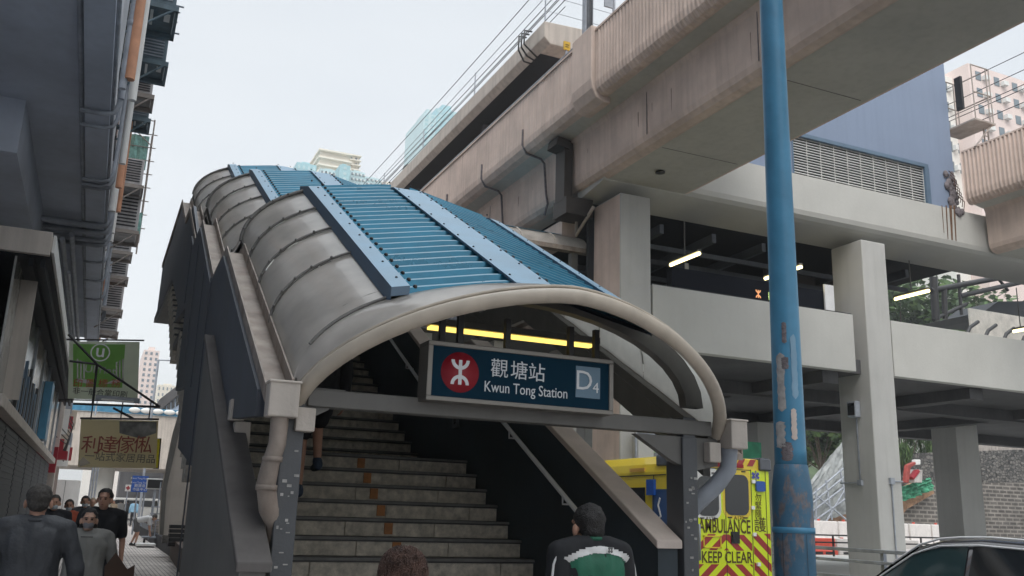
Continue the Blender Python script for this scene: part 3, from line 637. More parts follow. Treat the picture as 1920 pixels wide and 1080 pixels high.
# window glazing line and interior fittings
def tubelight(p,q,parent,z): 
    a=at(*p,Z=z); c=at(*q,Z=z); x=(a.x+c.x)/2; b=MB(); b.cyl((x,a.y,z),(x,c.y,z),.055,n=8); o=b.build('fluorescent_tube',m_tube,parent)
    b=MB(); b.box(x-.07,x+.07,a.y,c.y,z+.06,z+.12); b.build('tube_casing',m_grey_steel,o)
    b=MB(); b.cyl((x,(a.y+c.y)/2,z+.1),(x,(a.y+c.y)/2,10.3),.02,n=6); b.build('rod',m_grey_steel,o); return x,a.y,c.y
for p,q in (((1258,497),(1311,475)),((1679,561),(1741,545)),((1437,523),(1500,500))): tubelight(p,q,st,9.1)
q=at(1288,500,Y=23.3); b=MB(); b.box(q.x-.07,q.x+.07,23.3,23.33,q.z-.2,q.z+.12); b.build('hanging_tag',m_white,st)
for x0,y0,x1,y1 in ((1297,484,1354,508),(1362,495,1419,520),(1483,510,1520,530)):
    a=at(x0,y1,Y=26); c=at(x1,y0,Y=26); z0=a.z+.15; z1=c.z+.35; b=MB(); t=.05
    for bx in ((a.x,c.x,z1-t,z1),(a.x,c.x,z0,z0+t),(a.x,a.x+t,z0,z1),(c.x-t,c.x,z0,z1),((a.x+c.x)/2,(a.x+c.x)/2+t/2,z0,z1)): b.box(bx[0],bx[1],26,26.08,bx[2],bx[3])
    b.box(a.x,c.x,26.08,26.4,z0,z1,1); b.build('ventilation_grille',[m_pipe,m_dark],st)
b=MB(); a=at(1258,540,Y=20.9); c=at(1562,582,Y=20.9); b.box(a.x,c.x-.1,20.85,21.1,7.70,8.55); bd=b.build('direction_board',mat('board black',(.010,.012,.018),.8,var=.1,spec=.1),st)
q=at(1422,551,Y=20.83); 
text('lettering','觀塘',.26,(q.x+.62,20.84,q.z-.03),mat('lit green letters',(.55,.75,.25),.5,var=0,emit=.5),bd)
b=MB(); c=Vector((q.x,20.84,q.z)); yy=20.835; arcs(c.x,c.z+.12,.06,.095,PI,2*PI,8); 
b=MB()
for cz,a0 in ((.12,PI),(-.12,0)):
    for i in range(8):
        u,v=a0+PI*i/8,a0+PI*(i+1)/8
        b.prism([(c.x+.06*math.cos(u),c.z+cz+.06*math.sin(u)),(c.x+.095*math.cos(u),c.z+cz+.095*math.sin(u)),(c.x+.095*math.cos(v),c.z+cz+.095*math.sin(v)),(c.x+.06*math.cos(v),c.z+cz+.06*math.sin(v))],'y',20.83,20.84)
b.box(c.x-.017,c.x+.017,20.829,20.84,c.z-.12,c.z+.12); b.build('emblem',mat('lit orange emblem',(.8,.35,.15),.5,var=0,emit=.4),bd)
b=MB(); a=at(1546,560,Y=20.8); c=at(1562,560,Y=20.8); b.box(a.x,c.x,20.75,20.8,7.69,8.75); b.box(a.x-.03,a.x,20.74,20.8,7.69,8.75); b.build('steel_panel',m_chrome,st)
b=MB(); b.box(13.06,20.13,20.05,20.12,7.69,7.73); b.build('window_sill',m_black,st)
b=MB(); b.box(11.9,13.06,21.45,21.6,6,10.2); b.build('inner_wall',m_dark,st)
# right open bay: truss, tarpaulin, ribs
b=MB()
for (x0,y0,x1,y1,w) in ((1745,545,1920,512,.16),(1800,555,1920,528,.14),(1797,515,1803,590,.09),(1870,520,1890,545,.08),(1750,600,1812,570,.1),(1750,520,1755,600,.2),(1770,540,1772,598,.14)):
    b.tube([at(x0,y0,Y=31),at(x1,y1,Y=31)],w,6)
b.build('roof_truss',m_black,st)
b=MB(); pts=[at(x,y,Y=33) for x,y in ((1770,600),(1815,590),(1840,572),(1900,571),(1918,585),(1921,615),(1850,610),(1800,607))]; b.prism([(p.x,p.z) for p in pts],'y',32,34.5); b.build('tarpaulin',m_dark,st)
b=MB()
for i in range(5):
    a=at(1822+34*i,618+6*i,Y=30); b.tube([(a.x-.6,30,a.z-1.2),(a.x-.45,30,a.z-.4),(a.x-.1,30,a.z+.1),(a.x+.5,30,a.z+.45)],.09,6)
b.build('canopy_hoops',m_black,st)
b=MB(); a=at(1820,640,Y=31.5); c=at(1925,600,Y=31.5); b.box(a.x,c.x+1.5,31.4,31.5,a.z-.5,c.z+.1); b.build('canopy_sheet',m_fibre,st)
b=MB(); b.box(12.045,12.0495,20.03,21.41,.1,10.08); b.build('painted_face',m_conc_pink,st)
tubelight((1903,622),(1925,616),st,8.7)
# wall lamps & conduits on pillar
fl=thing('floodlight','small grey floodlight with conduit on the side of the second pillar','light',at(1604,768,X=20.6))
p=at(1603,768,X=20.55); b=MB(); b.box(20.40,20.6,p.y-.17,p.y+.17,p.z-.24,p.z+.24); b.build('lamp_case',m_pipe,fl,bevel=.02); b=MB(); b.box(20.39,20.402,p.y-.13,p.y+.13,p.z-.18,p.z+.18); b.build('lens',m_glass,fl)
q=at(1611,905,X=20.6); b=MB(); b.tube([(20.59,p.y,p.z-.24),(20.59,p.y,q.z),(20.59,p.y+.8,q.z)],.025,6); b.box(20.54,20.62,p.y-.08,p.y+.08,q.z-.08,q.z+.08); b.build('conduit',m_pipe,fl)
c2=thing('junction_box','grey junction box with a conduit running down the front of the second pillar','box',at(1671,902,Y=19.95))
p=at(1671,902,Y=19.95); b=MB(); b.box(p.x-.08,p.x+.08,19.88,19.97,p.z-.09,p.z+.09); b.build('box_case',m_pipe,c2); b=MB(); b.tube([(p.x,19.94,p.z),(p.x,19.94,.1)],.025,6); b.tube([(p.x,19.94,p.z),(p.x+.45,19.94,p.z)],.02,6); b.build('conduit',m_pipe,c2)
eb=thing('cable_cabinet','light grey cabinet with a bent pipe in front of the first pillar','cabinet',(13.2,19.6,2.0))
a=at(1192,868,Y=19.8); c=at(1222,818,Y=19.8); b=MB(); b.box(a.x,c.x,19.7,19.98,a.z,c.z); b.build('cabinet_body',m_conc_gray,eb,bevel=.03); b=MB(); b.tube([(a.x-.05,19.7,a.z),(a.x-.05,19.7,c.z+.02),(a.x,19.7,c.z+.06),(c.x+.05,19.7,c.z+.03)],.03,6); b.build('bent_pipe',m_pipe,eb)
# ================= slate blue plant room with louvre =================
pl=thing('plant_room','slate blue windowless block with a wide white louvre above the station beam','building',(20,20.2,11.8))
m_slate=mat('slate blue paint',(.21,.265,.37),.7,var=.06,scale=.4,streak=.1)
lx0,lx1,lz0,lz1=18.22,24.0,11.86,13.27
b=MB(); b.prism([(16.4,11.821),(lx0,11.821),(lx0,19),(16.4,19)],'y',20.16,30); b.prism([(lx1,11.821),(25.2,11.821),(25.2,19),(lx1,19)],'y',20.16,30); b.prism([(lx0,lz1),(lx1,lz1),(lx1,19),(lx0,19)],'y',20.16,30); b.box(lx0,lx1,20.6,30,11.82,lz1); b.build('wall',m_slate,pl)
lv=MB()
n=15
for i in range(n):
    z=lz0+.04+(lz1-lz0-.08)*i/n
    lv.prism([(20.24,z),(20.34,z+.026),(20.34,z+.040),(20.24,z+.020)],'x',lx0+.1,lx1-.18)
for i in range(11):
    x=lx0+.1+(lx1-.28-lx0)*i/10; lv.box(x,x+.015,20.225,20.24,lz0,lz1-.06)
o=lv.build('louvre',m_white,pl)
b=MB(); b.box(lx0,lx1,20.14,20.23,lz1-.1,lz1+.02); b.box(lx1-.17,lx1+.02,20.14,20.23,lz0,lz1-.1); b.box(lx0,lx0+.05,20.14,20.23,lz0,lz1-.1); b.build('louvre_frame',m_blue_dark,o); b=MB(); b.box(lx0,lx1,20.45,20.5,lz0,lz1); b.build('louvre_backing',m_dark,o)
# spalled corner with exposed steel and rust streaks
sp=thing('spalled_patch','broken concrete corner with exposed bars and rust streaks beside the right viaduct','damage',at(1790,400,Y=20))
rnd=random.Random(3); b=MB()
for i in range(46):
    t=rnd.random(); px=1778+rnd.random()*16+t*12; py=322+t*78; q=at(px,py,Y=19.99); r=.05+.09*rnd.random(); b.ball((q.x,20.12 if q.z>11.8 else 19.98,q.z),r,4,0,(1,.5,1.2))
b.build('rubble',m_rust,sp)
b=MB()
for i in range(7):
    q=at(1782+i*3,330+i*8,Y=20.0); b.tube([(q.x,20.05,q.z+.2),(q.x+.15,19.95,q.z),(q.x+.05,19.93,q.z-.35)],.014,5)
b.build('bent_bar',mat('rust steel',(.07,.035,.025),.9),sp)
b=MB()
for px,w,y0,y1 in ((1774,3,385,458),(1782,6,385,462),(1789,4,385,460),(1766,2,385,440)):
    a=at(px,y0,Y=19.995); c=at(px+4,y1-3,Y=19.995); k=.011*w; b.quad((a.x-k,19.994,a.z),(a.x+k,19.994,a.z),(c.x+k*.6,19.994,max(c.z,10.72)),(c.x-k*.5,19.994,max(c.z,10.72)))
b.build('rust_streak',mat('rust stain',(.15,.085,.05),.8,var=.35,scale=6),sp)
# maintenance cage on the corner of the block
cg=thing('access_ladder_cage','rusty maintenance platform with ladder and guard rails on the corner of the plant room','platform',(25.4,20.2,13))
def W20(x,y,Y=20.1): return at(x,y,Y=Y)
b=MB()
pp=[W20(1782,250),W20(1820,238)]
z0=W20(1800,243).z; xA=25.25; xB=xA+1.0
b.box(xA,xB,19.2,20.6,z0-.06,z0); b.build('deck',m_bamboo,cg)
b=MB()
for x in (xA+.1,xA+.8,xB-.05):
    for y in (19.25,20.55): b.tube([(x,y,z0),(x,y,z0+2.0)],.022,5)
for z in (z0+1.0,z0+2.0): 
    b.tube([(xA+.1,19.25,z),(xB-.05,19.25,z),(xB-.05,20.55,z),(xA+.1,20.55,z)],.025,5)
b.tube([(xA,19.3,z0-1.0),(xA+.9,19.3,z0-.06)],.03,5)
b.build('guard_rail',m_bamboo,cg)
b=MB()
for x in (xA+.9,xB+.1): b.tube([(x,19.6,z0-1.9),(x,19.6,z0)],.03,5)
for i in range(5): b.tube([(xA+.9,19.6,z0-.3-.35*i),(xB+.1,19.6,z0-.3-.35*i)],.02,5)
b.build('ladder',m_bamboo,cg)
b=MB(); b.box(xA-.02,xA+.08,19.6,19.85,z0+.5,z0+1.7); b.build('signal_head',m_black,cg)
b=MB()
for k,(px,py) in enumerate([(1900,108),(1900,140),(1900,167),(1900,175),(1900,200)]):
    q=at(px,py,Y=19); b=MB(); b.tube([(q.x,y,q.z+.004*(y-19)**2*.1) for y in range(0,60,3)],.016,4)
    tag(b.build('overhead_wire',m_black),['highest wire over the right viaduct','second wire down over the right viaduct','upper wire of the close pair over the right viaduct','lower wire of the close pair over the right viaduct','lowest wire over the right viaduct'][k],'wire','wires over the right viaduct')
# ================= covered footbridge from stairs to station =================
fb=thing('covered_walkway','vaulted footbridge with grey sheet sides and blue top joining the stairs to the station','footbridge',(7.5,23.2,6.2))
b=MB(); b.box(4.2,12.0,22.05,24.6,6.2,6.5); b.build('floor_slab',m_conc_dark,fb)
b=MB(); b.box(4.2,12.0,22.0,22.12,6.5,7.6); b.build('side_panel',m_navy,fb)
b=MB(); b.box(3.6,12.3,21.94,22.2,8.9,9.03); b.build('edge_gutter',m_gutter,fb)
V=[(22.05+.0+1.25*(1-math.cos(t)),9.03+.62*math.sin(t)) for t in [i*PI/2/8 for i in range(9)]]
for i in range(8):
    b=MB(); x0=3.8+i*1.05; b.grid([[(x,y,z) for y,z in V[:6]] for x in (x0,x0+1.04)],0); b.build('vault_panel',m_fibre,fb,fixn=False)
    b=MB(); b.tube([(x0,y-.01,z+.01) for y,z in V[:6]],.02,5); b.build('vault_rib',m_beige,fb)
b=MB(); b.grid([[(x,y,z+.03) for y,z in V[4:]+[(24.6,9.6)]] for x in [3.8+.2*i for i in range(42)]],0,False); b.build('corrugated_sheet',m_blue,fb,fixn=False)
for x in (5,7.3,9.6,11.7):
    b=MB(); b.box(x,x+.2,22.1,22.3,7.6,8.9); b.build('post',m_grey_steel,fb)
    b=MB(); b.box(x,x+.5,22.6,23.4,0,6.2); b.build('column',m_conc_gray,fb)
b=MB(); b.box(3.8,12,24.5,24.6,6.5,9.0); b.build('rear_screen',m_navy,fb)
# ================= blue lamp post in front =================
PX,PY=4.03,4.6
lp=thing('street_lamp','tall blue painted lamp post with torn posters and worn rusty base','street lamp',(PX,PY,0))
b=MB(); b.lathe([(.100,1.95),(.098,2.05),(.090,3.4),(.080,5.2),(.07,9.5)],(PX,PY,0),32); b.tube([(PX,PY,9.4),(PX,PY,9.9),(PX+.3,PY,10.3),(PX+1.6,PY,10.5)],.06,10); b.build('pole',m_pole,lp)
b=MB(); b.lathe([(.126,0),(.124,1.55),(.124,1.76),(.121,1.82),(.112,1.88),(.103,1.95),(.09,1.96)],(PX,PY,0),36); bs=b.build('base',m_pole_worn,lp)
b=MB(); b.lathe([(.130,1.535),(.130,1.57)],(PX,PY,0),36); b.build('collar',m_pole,bs)
def patch(r,a0,a1,z0,z1,seed,n=18,jag=.25):
    "irregular thin patch on the pole surface; angle 0 faces the street end, measured around the pole"
    rnd=random.Random(seed); b=MB(); rows=[]
    for j in range(n+1):
        t=j/n; z=z0+(z1-z0)*t; l=a0+(a1-a0)*jag*rnd.random(); h=a1-(a1-a0)*jag*rnd.random()
        if j in(0,n): l,h=(l+h)/2-.02,(l+h)/2+.02
        rows.append([(PX+r*math.cos(l+(h-l)*i/5),PY+r*math.sin(l+(h-l)*i/5),z) for i in range(6)])
    b.grid(rows,0,False); return b
A=math.atan2(-PY,-PX)
for k,(a0,a1,z0,z1) in enumerate([(-.75,-.1,2.28,2.66),(-.35,.15,2.55,2.63),(-.95,-.2,2.05,2.22),(.25,.75,2.36,2.78),(.1,.5,2.1,2.3),(-.6,.2,1.97,2.09),(-.25,.1,2.72,2.86)]):
    r=.1025 if z0<2.25 else .0985
    patch(r+(k%3)*.0006,A+a0,A+a1,z0,z1,k,jag=.16).build('torn_poster',[m_paper,m_rust,m_paper,m_blue_light,m_orange if 0 else m_coping,m_rust,m_rust][k],lp,fixn=False)
b=MB(); a=A-.55
b.add([(PX+.128*math.cos(a+da),PY+.128*math.sin(a+da),z) for z in (.35,1.53) for da in (-.012,.012)],[(0,1,3,2)]); a=A+.62
b.add([(PX+.128*math.cos(a+da),PY+.128*math.sin(a+da),z) for z in (.35,1.53) for da in (-.012,.012)],[(0,1,3,2)]); b.build('door_seam',m_black,bs)
b=MB(); b.box(PX+1.5,PX+2.1,PY-.12,PY+.12,10.42,10.55); b.build('lantern',m_pipe,lp,bevel=.03)
# ================= crash railing =================
rl=thing('railing','grey two-rail roadside railing between the car and the station pillars','railing',(14,13,0))
for z,h in ((1.07,.07),(.86,.06),(.55,.06)):
    b=MB(); b.box(13.97,14.03,7.5,19.6,z,z+h); b.build('rail',m_pipe,rl,bevel=.01)
for i in range(7):
    b=MB(); y=7.6+i*1.98; b.box(14.03,14.11,y,y+.08,-.12,1.12); b.build('post',m_pipe,rl)
# ================= ambulance =================
am=thing('ambulance','yellow ambulance seen from behind with red chevrons, two rear windows and KEEP CLEAR lettering','ambulance',(10.04,16.2,-.126))
X0,X1,Y0,Y1=8.96,11.14,13.3,19.6; ZT=2.68
def AY(x,y): return at(x,y,Y=Y0-.01)
b=MB(); R_=.14
prof=[(X0,.25),(X0,ZT-.30),(X0+.03,ZT-.16),(X0+R_,ZT-.02),(X0+.3,ZT),(X1-.3,ZT),(X1-R_,ZT-.02),(X1-.03,ZT-.16),(X1,ZT-.30),(X1,.25)]
b.prism(prof,'y',Y0,Y1-1.5,0); b.prism([(Y1-1.5,.25),(Y1-1.5,2.35),(Y1-1.2,2.3),(Y1-.7,1.35),(Y1-.1,1.1),(Y1,.8),(Y1,.25)],'x',X0+.08,X1-.08,0)
body=b.build('body',m_yellow,am,bevel=.02)
b=MB(); b.box(X0+.02,X1-.02,Y0-.012,Y0-.001,.32,AY(1300,876).z); b.build('rear_panel',m_hivis,am)
ztop=AY(1370,874).z
# door leaf frames
xc=AY(1361,980).x; dl=AY(1303,940).x; dr=AY(1409,940).x; zd=AY(1360,880).z
b=MB()
for x in (xc,dr,X1-.10):
    b.box(x-.006,x+.006,Y0-.017,Y0-.012,.35,zd+.02)
b.box(dl,dr,Y0-.017,Y0-.012,zd,zd+.012); b.build('door_seam',m_black,am)
for wx0,wx1,wy0,wy1 in ((1307,1347,893,967),(1359,1403,890,966)):
    a=AY(wx0,(wy0+wy1)/2); c=AY(wx1,(wy0+wy1)/2); z0=AY((wx0+wx1)/2,wy1).z; z1=AY((wx0+wx1)/2,wy0).z; x0,x1=a.x,c.x
    def rr(x0,x1,z0,z1,r):
        P=[]
        for cx,cz,a0 in ((x1-r,z0+r,-PI/2),(x1-r,z1-r,0),(x0+r,z1-r,PI/2),(x0+r,z0+r,PI)): P+=[(cx+r*math.cos(a0+PI/2*i/5),cz+r*math.sin(a0+PI/2*i/5)) for i in range(6)]
        return P
    b=MB(); b.prism(rr(x0-.05,x1+.05,z0-.06,z1+.14,.16),'y',Y0-.016,Y0-.012); f=b.build('door_inner_frame',m_white if wx0<1350 else m_yellow,am)
    b=MB(); b.prism(rr(x0,x1,z0,z1,.13),'y',Y0-.024,Y0-.016); b.build('rear_window',m_glass,f)
    b=MB()
    for xx,zz in ((x0+.06,z1+.05),(x1-.14,z1+.05),(x0+.05,z0-.05),(x1-.12,z0-.05)): b.box(xx,xx+.08,Y0-.03,Y0-.016,zz,zz+.02)
    b.build('window_clip',m_black,f)
def clip(poly,x0,x1,z0,z1):
    for ax,lim,s in ((0,x0,1),(0,x1,-1),(1,z0,1),(1,z1,-1)):
        out=[]
        for i,p in enumerate(poly):
            q=poly[(i+1)%len(poly)]; ip=(p[ax]-lim)*s>=0; iq=(q[ax]-lim)*s>=0
            if ip: out.append(p)
            if ip!=iq:
                t=(lim-p[ax])/(q[ax]-p[ax]); out.append((p[0]+t*(q[0]-p[0]),p[1]+t*(q[1]-p[1])))
        poly=out
        if len(poly)<3: return None
    return poly
z_a=AY(1361,1002).z; z_b=AY(1361,1032).z; z_c=AY(1361,1058).z
b=MB(); pitch=.27
for (bx0,bx1,bz0,bz1) in ((X0+.05,dr-.02,z_b,z_a),(X0+.05,dr-.02,.34,z_c),(dr+.02,X1-.03,.34,z_a+.03)):
    for s in (-1,1):
        for k in range(-4,14):
            zz=z_a+.05-k*pitch; w=pitch*.5
            P=clip([(xc,zz),(xc+s*2,zz-2*.85),(xc+s*2,zz-2*.85-w),(xc,zz-w)],max(bx0,xc if s>0 else bx0),min(bx1,bx1 if s>0 else xc),bz0,bz1)
            if P: b.prism(P,'y',Y0-.0155,Y0-.012)
b.build('chevron_stripes',m_ambred,am)
b=MB(); 
for k in range(9):
    x=X0+.25+k*.24; P=clip([(x,ztop+.02),(x+.12,ztop+.02),(x+.24 if x>xc else x,ztop+.2),(x+.12 if x>xc else x-.12,ztop+.2)],X0+.2,X1-.2,ztop+.02,ZT-.01)
    if P: b.prism(P,'y',Y0-.012,Y0-.001)
b.build('roof_stripes',m_ambred,am)
mtxt=mat('door lettering',(.09,.055,.01),.5,var=0)
def ty(s,px,py,size,width=None,m_=mtxt,bold=0): 
    q=AY(px,py); text('lettering',s,size,(q.x,Y0-.019,q.z),m_,am,width=width,bold=bold,depth=.001)
ty('AMBULANCE',1359,988,.33,AY(1408,988).x-AY(1311,988).x,bold=.004)
ty('KEEP CLEAR',1363,1046,.27,AY(1411,1046).x-AY(1316,1046).x,bold=.003)
ty('A170',1332,973,.10); ty('A170',1385,972,.10)
for c,y,s in (('護',986,.27),('勿',934,.15),('緊',949,.15),('隨',964,.15)): ty(c,1425 if s>.2 else 1421.5,y,s)
q=AY(1416,892); b=MB()
for k in range(3):
    a=PI/2+k*PI/3; d=Vector((math.cos(a),0,math.sin(a)))*.088; b.bar(Vector((q.x,Y0-.018,q.z))-d,Vector((q.x,Y0-.018,q.z))+d,.004,.05)
b.build('star_of_life',mat('star blue',(.08,.10,.42),.4,var=0),am)
b=MB(); b.tube([(q.x,Y0-.022,q.z-.07),(q.x,Y0-.022,q.z+.075)],.006,6); b.tube([(q.x+.025*math.sin(t*1.2),Y0-.023,q.z-.055+.014*t) for t in range(8)],.006,5); b.build('star_staff',m_white,am)
m_bluelamp=mat('blue lamp lens',(.02,.10,.42),.15,var=.2,scale=40)
for px in (1424,1288):
    a=AY(px,912); b=MB(); b.prism(rr(a.x-.10,a.x+.10,a.z-.09,a.z+.09,.035),'y',Y0-.05,Y0-.012); o=b.build('warning_lamp',m_bluelamp,am)
b=MB(); a=AY(1378,1008); b.box(a.x-.09,a.x+.09,Y0-.03,Y0-.012,a.z-.10,a.z+.10); b.box(a.x-.07,a.x-.02,Y0-.05,Y0-.03,a.z-.06,a.z+.05); b.build('door_handle',m_black,am)
for px,py in ((1411,903),(1413,1002),(1410,952),(1421,1058)):
    a=AY(px,py); b=MB(); b.box(a.x-.035,a.x+.035,Y0-.05,Y0-.012,a.z-.03,a.z+.03); b.build('hinge',m_chrome,am)
b=MB(); a=AY(1305,1015); b.tube([(a.x+.02,Y0-.02,a.z+.28),(a.x+.02,Y0-.09,a.z+.28),(a.x+.02,Y0-.09,a.z-.3),(a.x+.02,Y0-.02,a.z-.3)],.02,8); b.build('grab_handle',m_pipe,am)
a=AY(1318,1004); c=AY(1352,1028); b=MB()
for bx in ((a.x,c.x,a.z-.02,a.z),(a.x,c.x,c.z,c.z+.02),(a.x,a.x+.02,c.z,a.z),(c.x-.02,c.x,c.z,a.z)): b.box(bx[0],bx[1],Y0-.026,Y0-.016,bx[2],bx[3])
b.build('plate_frame',m_yellow,am)
for x0,x1 in ((X0-.015,X0+.24),(X1-.24,X1+.015)):
    b=MB(); b.prism([(x0,ZT-.2),(x1,ZT-.2),(x1,ZT+.0),(x1-.06 if x0>10 else x1,ZT+.03),(x0 if x0>10 else x0+.06,ZT+.03),(x0,ZT-.03)],'y',Y0-.06,Y0+.35,0); b.build('corner_beacon',mat('smoked lamp lens',(.10,.11,.13),.1,var=.1) if x0<9 else bpy.data.materials['smoked lamp lens'],am,bevel=.03)
b=MB(); b.box(X0+.6,X1-.6,Y0-.045,Y0,zd+.04,zd+.10); b.build('brake_lamp',m_red,am)
# side window, ramp emblem, wheels
def AX_(x,y): return at(x,y,X=X0-.01)
a=AX_(1165,960); c=AX_(1209,905); z0,z1=min(a.z,c.z),AX_(1190,905).z
b=MB(); P=[(c.y-.0,1.35),(c.y,2.12),(c.y+1.0,2.12),(c.y+1.0,1.35)]; b.prism([(p[0],p[1]) for p in P],'x',X0-.012,X0-.001); b.build('side_window',m_glass,am)
b=MB(); a=AX_(1222,912); b.box(X0-.05,X0-.001,a.y-.12,a.y+.12,a.z-.15,a.z+.12); b.build('warning_lamp',m_bluelamp,am)
b=MB(); a=AX_(1238,945); b.box(X0-.008,X0-.001,a.y-.25,a.y+.25,a.z-.45,a.z+.25); b.build('blue_decal',mat('decal blue',(.03,.09,.24),.4),am)
b=MB(); b.tube([(X0-.012,a.y,a.z+.1),(X0-.012,a.y+.06,a.z-.02),(X0-.012,a.y-.02,a.z-.2),(X0-.012,a.y+.12,a.z-.3)],.02,6); b.build('decal_mark',m_white,am)
b=MB(); b.box(X0-.02,X0,Y0+.7,Y0+1.2,ZT-.28,ZT-.22); b.build('side_lamp',mat('amber lens',(.8,.45,.1),.3),am)
b=MB(); b.box(X0-.012,X0,Y0+.05,Y1-1.6,ZT-.36,ZT-.345); b.box(X0-.012,X0,Y0+.42,Y0+.43,.4,ZT-.36); b.build('side_seam',m_black,am)
b=MB(); b.box(X0+.05,X1-.05,Y0-.18,Y0,.18,.40); b.build('rear_bumper',m_black,am,bevel=.02)
for y in (Y0+1.2,Y1-1.2):
    for x in (X0-.02,X1-.2):
        b=MB(); b.lathe([(.20,0),(.36,.02),(.36,.2),(.2,.22)],(x,y,.24),24,ax='x'); w=b.build('wheel',m_rubber,am); b=MB(); b.lathe([(.05,-.012),(.19,-.008),(.19,.02)],(x,y,.24),16,ax='x'); b.build('rim',m_pipe,w)
# green stacked crates / sign behind the ambulance
q=at(1384,848,Y=23); b=MB(); b.box(q.x-1.0,q.x+.9,23,23.6,2.0,q.z+.35); 
for i in range(4): b.box(q.x-1.0,q.x+.9,22.97,23,2.2+i*.35,2.24+i*.35)
tag(b.build('green_hoarding',mat('bright green sheet',(.05,.30,.17),.6,var=.3,scale=3)),'bright green sheet hoarding behind the ambulance roof','hoarding')
q=at(1245,848,Y=22); b=MB(); rnd=random.Random(5)
for i in range(26): b.ball((q.x-.5+rnd.random(),22+.3*rnd.random(),1.8+rnd.random()*(q.z-1.5)),.16,4,0,(1,1,.8))
tag(b.build('wrapped_bundle',mat('crumpled plastic',(.45,.47,.5),.2,var=.5,scale=9,bump=.8)),'crumpled translucent plastic bundle behind the ambulance by the first pillar','bundle')
# ================= dark car =================
car=thing('car','dark grey hatchback with chrome window trim and rails at the bottom right corner','car',(10.1,7.95,-.126))
def carbox():
    top=[(-2.2,.95,.8),(-2.12,1.12,.72),(-1.95,1.34,.66),(-1.6,1.51,.60),(-1.0,1.58,.62),(-.3,1.605,.64),(.25,1.575,.64),(.6,1.48,.66),(.95,1.27,.70),(1.25,1.06,.78),(1.5,.98,.80),(2.0,.90,.78),(2.25,.75,.72),(2.32,.5,.66)]
    rows=[]
    for y,z,w in top:
        bel=min(z,1.0-.04*max(0,y)+.0); wb=.90 if abs(y)<2 else .82
        L=[(wb-.06,.22),(wb,.45),(wb+.01,.75),(wb-.015,bel-.03),(wb-.04,bel),(w+.02,max(z-.05,bel)),(w-.05,z),(w*.5,z+.02),(0,z+.03)]
        rows.append([(-a,y,c) for a,c in L]+[(a,y,c) for a,c in L[::-1][1:]])
    b=MB(); b.grid(rows,0); b.add(rows[0],[tuple(range(len(rows[0])))]); b.add(rows[-1],[tuple(range(len(rows[0])))[::-1]]); b.add([(-.8,-2.2,.22),(.8,-2.2,.22),(.8,2.3,.22),(-.8,2.3,.22)],[(0,1,2,3)]); return b,top
b,top=carbox(); body=b.build('body',m_carpaint,car,local=True)
zt=lambda y: interp([(a,c) for a,c,_ in top],y); wt=lambda y: interp([(a,w) for a,_,w in top],y)
def glassstrip(y0,y1,s,n=10):
    rows=[]
    for i in range(n+1):
        y=y0+(y1-y0)*i/n; bel=1.0-.04*max(0,y); za=bel+.015; zb=max(za+.004,zt(y)-.085)
        A_=Vector((s*.862,y,bel)); B_=Vector((s*(wt(y)+.02),y,zt(y)-.05)); f=lambda z:A_.lerp(B_,(z-bel)/max(.01,(zt(y)-.05-bel)))+Vector((s*.007,0,.003))
        rows.append([f(za),f((za+zb)/2),f(zb)])
    return rows
for s in (-1,1):
    for y0,y1 in ((-.15,1.12),(-1.15,-.22),(-1.75,-1.22)):
        b=MB(); b.grid(glassstrip(y0,y1,s),0); b.build('side_window',m_glass if y0<-.2 else mat('side glass %d%d'%(s,y1*9),(.02,.045,.05),.05,var=0,spec=.8),car,local=True,fixn=False)
    b=MB(); r=glassstrip(-1.8,1.2,s,16); b.tube([q[2]+Vector((s*.008,0,.012)) for q in r],.011,6); b.build('window_trim',m_chrome,car,local=True)
    b=MB(); b.tube([q[0]+Vector((s*.008,0,-.012)) for q in r],.010,6); b.build('window_trim',m_black,car,local=True)
    b=MB(); b.tube([(s*(wt(y)-.03),y,zt(y)+.025) for y in [1.0,.8,.6,.3,0,-.4,-.9,-1.4,-1.8]],.014,6); b.build('roof_rail',m_chrome,car,local=True)
    b=MB(); b.ball((s*1.02,.98,1.02),.11,6,0,(.9,.6,.75)); b.bar((s*.9,1.0,1.0),(s*.98,1.0,1.0),.06,.05); b.build('door_mirror',m_carpaint,car,local=True)
b=MB(); b.grid([[(x*w,y,z) for x in (-1,-.5,0,.5,1)] for y,z,w in ((1.30,1.055,.72),(1.0,1.27,.66),(.68,1.475,.60))],0); b.build('windscreen',m_glass,car,local=True,fixn=False)
b=MB(); b.grid([[(x*w,y,z) for x in (-1,0,1)] for y,z,w in ((-2.145,1.10,.66),(-2.0,1.33,.6),(-1.72,1.49,.55))],0); b.build('rear_window',m_glass,car,local=True,fixn=False)
for s in (-1,1):
    for y in (-1.4,1.4):
        b=MB(); b.lathe([(.2,-.11),(.33,-.10),(.33,.10),(.2,.11)],(s*.82,y,.33),24,ax='x'); w=b.build('wheel',m_rubber,car,local=True); b=MB(); b.lathe([(.04,-.12),(.2,-.115),(.2,.115),(.04,.12)],(s*.82,y,.33),16,ax='x'); b.build('rim',m_pipe,w,local=True)
    b=MB(); b.box(s*.45,s*.72,2.2,2.29,.58,.70); b.build('headlight',m_white,car,local=True)
    b=MB(); b.box(s*.5,s*.78,-2.23,-2.15,.75,.88); b.build('tail_light',m_red,car,local=True)
for s in (-1,1):
    b=MB(); b.box(s*.42-.2,s*.42+.2,-.1,.08,.7,1.22); b.box(s*.42-.12,s*.42+.12,-.06,.04,1.24,1.42); b.build('seat',m_black,car,local=True,bevel=.03)
